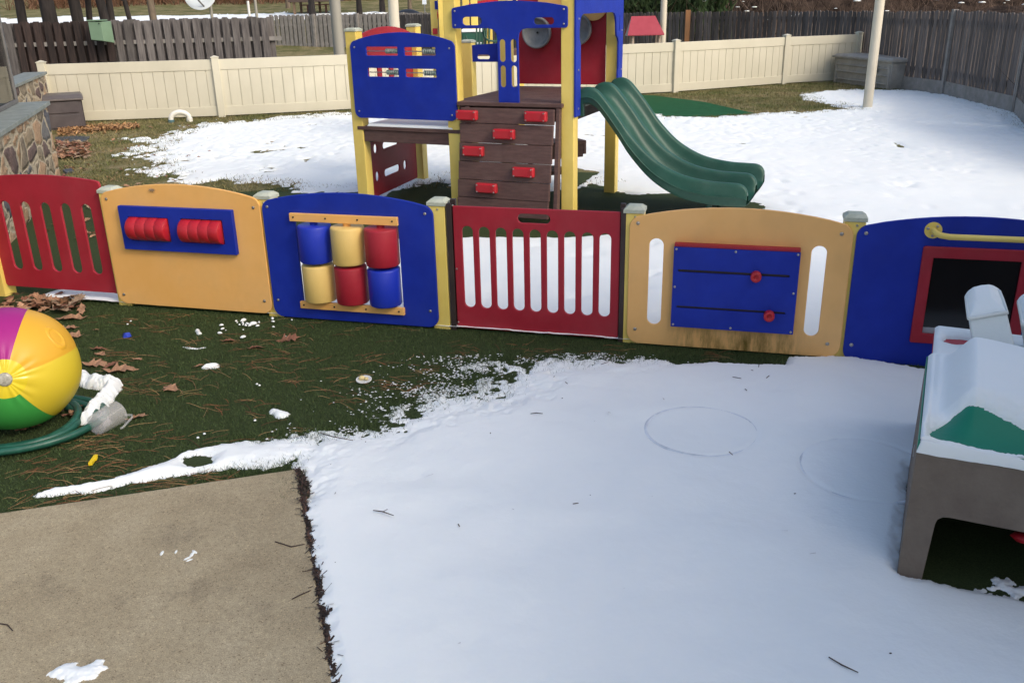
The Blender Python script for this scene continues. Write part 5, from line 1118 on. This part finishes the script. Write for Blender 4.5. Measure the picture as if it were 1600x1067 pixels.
mulchm = [mat('orange_mulch', (.36, .19, .08), .85, (.45, .26, .11), 12, island=.4), mat('brown_mulch', (.20, .11, .055), .85, island=.4)]
b = MB(); rd = random.Random(12)
for i in range(2600):
    u = rd.random(); px = 92+u*125; yc = 207-u*8; py = yc+rd.gauss(0, 3.6-2.2*u); x, y = G(px, py); s = rd.uniform(.02, .06); M = Matrix.Translation((x, y, .01+rd.random()*.04)) @ Matrix.Rotation(rd.uniform(0, 6.3), 4, 'Z') @ Matrix.Rotation(rd.uniform(-.6, .6), 4, 'Y')
    b.add([(-s, -.012, 0), (s, -.008, 0), (s, .008, .004), (-s, .012, .004)], [(0, 1, 2, 3)], rd.random() < .25, M)
b.build('mulch', mulchm, label='band of orange wood mulch beside the dark storage box', cat='mulch', kind='stuff')

# pine needles on the turf, in loose swirls
needm = [mat('orange_pine_needle', (.17, .065, .025), .75, island=.5), mat('straw_pine_needle', (.24, .15, .06), .75, island=.4)]
b = MB(); rd = random.Random(21)
cl = [(rd.uniform(130, 720), rd.uniform(490, 640), rd.uniform(8, 30), rd.uniform(-.3, .45)) for _ in range(60)]+[(rd.uniform(0, 440), 700+rd.uniform(-20, 60), 24, .3) for _ in range(22)]+[(rd.uniform(700, 1210), 553+rd.gauss(0, 5), 16, .05) for _ in range(14)]+[(270, 755, 22, .2), (320, 752, 24, .2), (40, 796, 30, .25), (120, 784, 30, .25), (230, 766, 24, .2)]*3
def inside_turf(x, y):
    a = np.array([[x]]); c = np.array([[y]]); return sdf(a, c, near_poly)[0, 0] < .02 and sdf(a, c, slab)[0, 0] < .01
for cx, cy, sp_, ang in cl:
    for k in range(rd.randint(3, 9)):
        px, py = rd.gauss(cx, sp_), rd.gauss(cy, sp_*.35); x, y = G(px, py)
        if y > fpt(0)[1]-.2754*(x+2.93)-.04 or not inside_turf(x, y): continue
        L = rd.uniform(.05, .15); a = ang+rd.gauss(0, .45); c = rd.uniform(-1.2, 1.2); P = []
        for j in range(6): P.append((x, y, .014+.004*math.sin(j))); x += L/5*math.cos(a); y += L/5*math.sin(a); a += c/5
        r = rd.uniform(.0010, .0018); vs = []; 
        for j, p in enumerate(P): vs += [(p[0]+r*math.sin(a), p[1]-r*math.cos(a), p[2]), (p[0]-r*math.sin(a), p[1]+r*math.cos(a), p[2]+.001)]
        b.add(vs, [(2*j, 2*j+1, 2*j+3, 2*j+2) for j in range(5)], rd.random() < .45)
b.build('pine_needles', needm, label='loose orange pine needles strewn over the turf', cat='pine needles', kind='stuff')
# dark debris along the slab edge
debm = [mat('dark_debris', (.03, .02, .015), .9, island=.5), mat('needle_debris', (.07, .035, .022), .8, island=.5), turfm]
b = MB()
for i in range(2600):
    u = rd.random(); p = Vector((-1.026, 3.69, 0)).lerp(Vector((-.52, 2.03, 0)), u); x = p.x+rd.uniform(.0, .014+.03*abs(math.sin(u*17)*math.sin(u*7+1)))-.004; y = p.y+rd.uniform(-.02, .02); s = rd.uniform(.004, .022) if rd.random() < .9 else rd.uniform(.03, .06)
    M = Matrix.Translation((x, y, .006+rd.random()*.02)) @ Matrix.Rotation(rd.gauss(1.9, .8), 4, 'Z') @ Matrix.Rotation(rd.uniform(-.5, .5), 4, 'Y'); w_ = .0018 if s > .02 else .004
    b.add([(-s, -w_, 0), (s, -w_, 0), (s, w_, .001), (-s, w_, .001)], [(0, 1, 2, 3)], 1 if rd.random() < .3 else 0, M)
b.build('edge_debris', debm, label='dark debris and needles in the gap between concrete and snow', cat='debris', kind='stuff')
# twigs
tw = mat('twig_bark', (.05, .03, .022), .8)
for pts_, lb in ((((583, 797), (598, 799), (615, 805)), 'small forked twig on the snow near the concrete corner'), (((1295, 1026), (1315, 1038), (1341, 1050)), 'thin straight twig on the snow near the bottom edge'), (((829, 646), (838, 645), (848, 646)), 'tiny pale twig on the snow below the red gate'),
                ((( 500, 676), (520, 682), (552, 688)), 'reddish twig at the ragged edge of the snow'), (((430, 846), (455, 854), (476, 850)), 'curved twig crossing the right edge of the concrete'), (((456, 936), (470, 929), (486, 922)), 'short straight twig on the right edge of the concrete'), (((0, 974), (12, 976), (20, 985)), 'curved twig on the concrete at the left edge')):
    P = [(*G(px, py, .05), .05) for px, py in pts_] if 'concrete' not in lb.split(' on the ')[-1] and 'crossing' not in lb and 'edge of the concrete' not in lb else [(*G(px, py, .026), .027) for px, py in pts_]
    if 'corner' in lb: P = [(*G(px, py, .052), .052) for px, py in pts_]
    b = MB().tube(P, [.002, .0026, .0016], 6)
    if 'forked' in lb: b.tube([P[1], (P[1][0]+.02, P[1][1]+.01, P[1][2]+.005)], .0014, 5)
    b.build('twig', tw, label=lb, cat='twig')

# ---------------------------------------------------------------- short blades on turf and lawn (stuff)
def blades(name, label, n, region, h, w_, m, seed, test, lean=.5):
    rg = np.random.default_rng(seed); x = rg.uniform(region[0], region[1], n); y = rg.uniform(region[2], region[3], n); k = test(x, y, rg); x, y = x[k], y[k]; n = len(x)
    a = rg.uniform(0, 6.28, n); hh = h*rg.uniform(.5, 1.2, n); ww = w_*rg.uniform(.6, 1.3, n); cx, cy = np.cos(a)*ww, np.sin(a)*ww; lx, ly = rg.normal(0, lean, n)*hh, rg.normal(0, lean, n)*hh; z = np.full(n, .003)
    V = np.stack([np.stack([x-cx, y-cy, z], 1), np.stack([x+cx, y+cy, z], 1), np.stack([x+lx, y+ly, z+hh], 1)], 1).reshape(-1, 3)
    me = bpy.data.meshes.new(name); me.vertices.add(3*n); me.vertices.foreach_set('co', V.ravel()); me.loops.add(3*n); me.loops.foreach_set('vertex_index', np.arange(3*n)); me.polygons.add(n); me.polygons.foreach_set('loop_start', np.arange(n)*3); me.polygons.foreach_set('loop_total', np.full(n, 3)); me.update(calc_edges=True); me.materials.append(m)
    o = bpy.data.objects.new(name, me); COL.objects.link(o); tag(o, label, 'grass', None, 'stuff')
def t_near(x, y, rg): return (sdf(x, y, near_poly) < .05) & (sdf(x, y, slab) < -.004) & (y < 6.3-.2754*(x+2.93)+.25)
blades('turf_grass', 'short dark green artificial turf blades in front of the play fence', 260000, (-3.2, 2.6, 3.2, 6.8), .017, .0017, bladem, 3, t_near)
blades('turf_grass', 'turf blades poking through the thin edge of the snow', 60000, (-1.5, 1.4, 3.4, 5.2), .030, .0016, bladem, 8, lambda x, y, rg: (sdf(x, y, near_poly) > -.1) & (sdf(x, y, near_poly) < .04+.3*rg.random(len(x))**2*np.clip((y-3.6)/.8, 0, 1)*(x < 1)))
def t_far(x, y, rg): return (sdf(x, y, yard_poly) < .35) & (y > 10.5) & (sdf(x, y, mat_poly) < 0) & (fbm(x, y, 1.5, 4, 5) > -.35)
blades('lawn_grass', 'brownish winter grass along the fences of the yard', 150000, (-8.6, 9, 9.5, 23.5), .045, .006, lawnblade, 4, t_far, .7)
# hoops buried under the snow, their tops just breaking through
hoopm = mat('snow_crusted_hoop', (.50, .54, .58), .75, (.74, .79, .83), 9, ramp=(.3, .62))
for cx, cy, rr, dz, lb in ((.935, 3.975, .272, .0018, 'toy hoop buried in snow, the clearer ring in the middle of the near snow'), (1.60, 3.55, .285, -.0022, 'toy hoop buried in snow, the fainter ring beside the brown table')):
    i0 = np.arange(73)/72*2*math.pi; hx_, hy_ = cx+rr*np.cos(i0), cy+rr*np.sin(i0)
    b = MB().tube([(float(px), float(py), .005+.034+float(.017*fbm(np.array(px), np.array(py), 1.5, 3, 31))-.004-.0112+.0022*math.cos(a-3.4)+dz+.0008*math.sin(a*5)) for px, py, a in zip(hx_, hy_, i0)], .0125, 8)
    b.build('toy_hoop', hoopm, label=lb, cat='hoop')
# tiny dark specks and needles resting on the near snow
b = MB(); rd = random.Random(77); n = 0
while n < 38:
    x, y = rd.uniform(-1.0, 1.6), rd.uniform(2.1, 5.0); dd_ = float(sdf(np.array([[x]]), np.array([[y]]), near_poly)[0, 0])
    if dd_ < .08 or rd.random() > .25+.75*math.exp(-dd_/.35): continue
    n += 1; s = rd.uniform(.002, .006) if rd.random() < .8 else rd.uniform(.012, .03); w_ = min(.0022, s*.6)
    M = Matrix.Translation((x, y, .046)) @ Matrix.Rotation(rd.uniform(0, 6.3), 4, 'Z') @ Matrix.Rotation(rd.uniform(-.3, .3), 4, 'Y')
    b.add([(-s, -w_, 0), (s, -w_*.6, 0), (s*.8, w_, .002), (-s, w_, .002)], [(0, 1, 2, 3)], 1 if s > .01 else 0, M)
b.build('snow_specks', debm, label='tiny dark specks and needles on the near snow', cat='debris', kind='stuff')
# thin icy grains where the snow peters out into the turf
rg = np.random.default_rng(404); n = 60000
x = rg.uniform(-1.25, 1.1, n); y = rg.uniform(3.75, 5.1, n); ds = sdf(x, y, near_poly)
fz = np.clip((y-3.8)/.8, 0, 1)*np.clip((1.1-x)/1.1, 0, 1)
cl = fbm(x, y, 9, 5, 61, .7)
k = (ds < .06) & (rg.random(n) < np.exp(np.minimum(ds, 0)/(.015+.085*fz))*np.clip(.35+2.2*cl, 0, 1)*(.15+.85*fz)); x, y = x[k], y[k]; n = len(x)
s = rg.uniform(.0012, .0055, n); a = rg.uniform(0, 6.28, n); z = .008+rg.random(n)*.012
V = []
for q in range(5):
    t_ = a+q*1.2566; r = s*rg.uniform(.7, 1.3, n); V.append(np.stack([x+r*np.cos(t_)*1.5, y+r*np.sin(t_), z], 1))
V.append(np.stack([x, y, z+s*.8], 1)); V = np.stack(V, 1).reshape(-1, 3); i0 = np.arange(n)*6
F = [(int(i)+q, int(i)+(q+1) % 5, int(i)+5) for i in i0 for q in range(5)]
mk('snow_grains', V, F, snowm, None, None, True, label='thin grains of melting snow scattered where the near snow fades into the turf', cat='snow', kind='stuff')
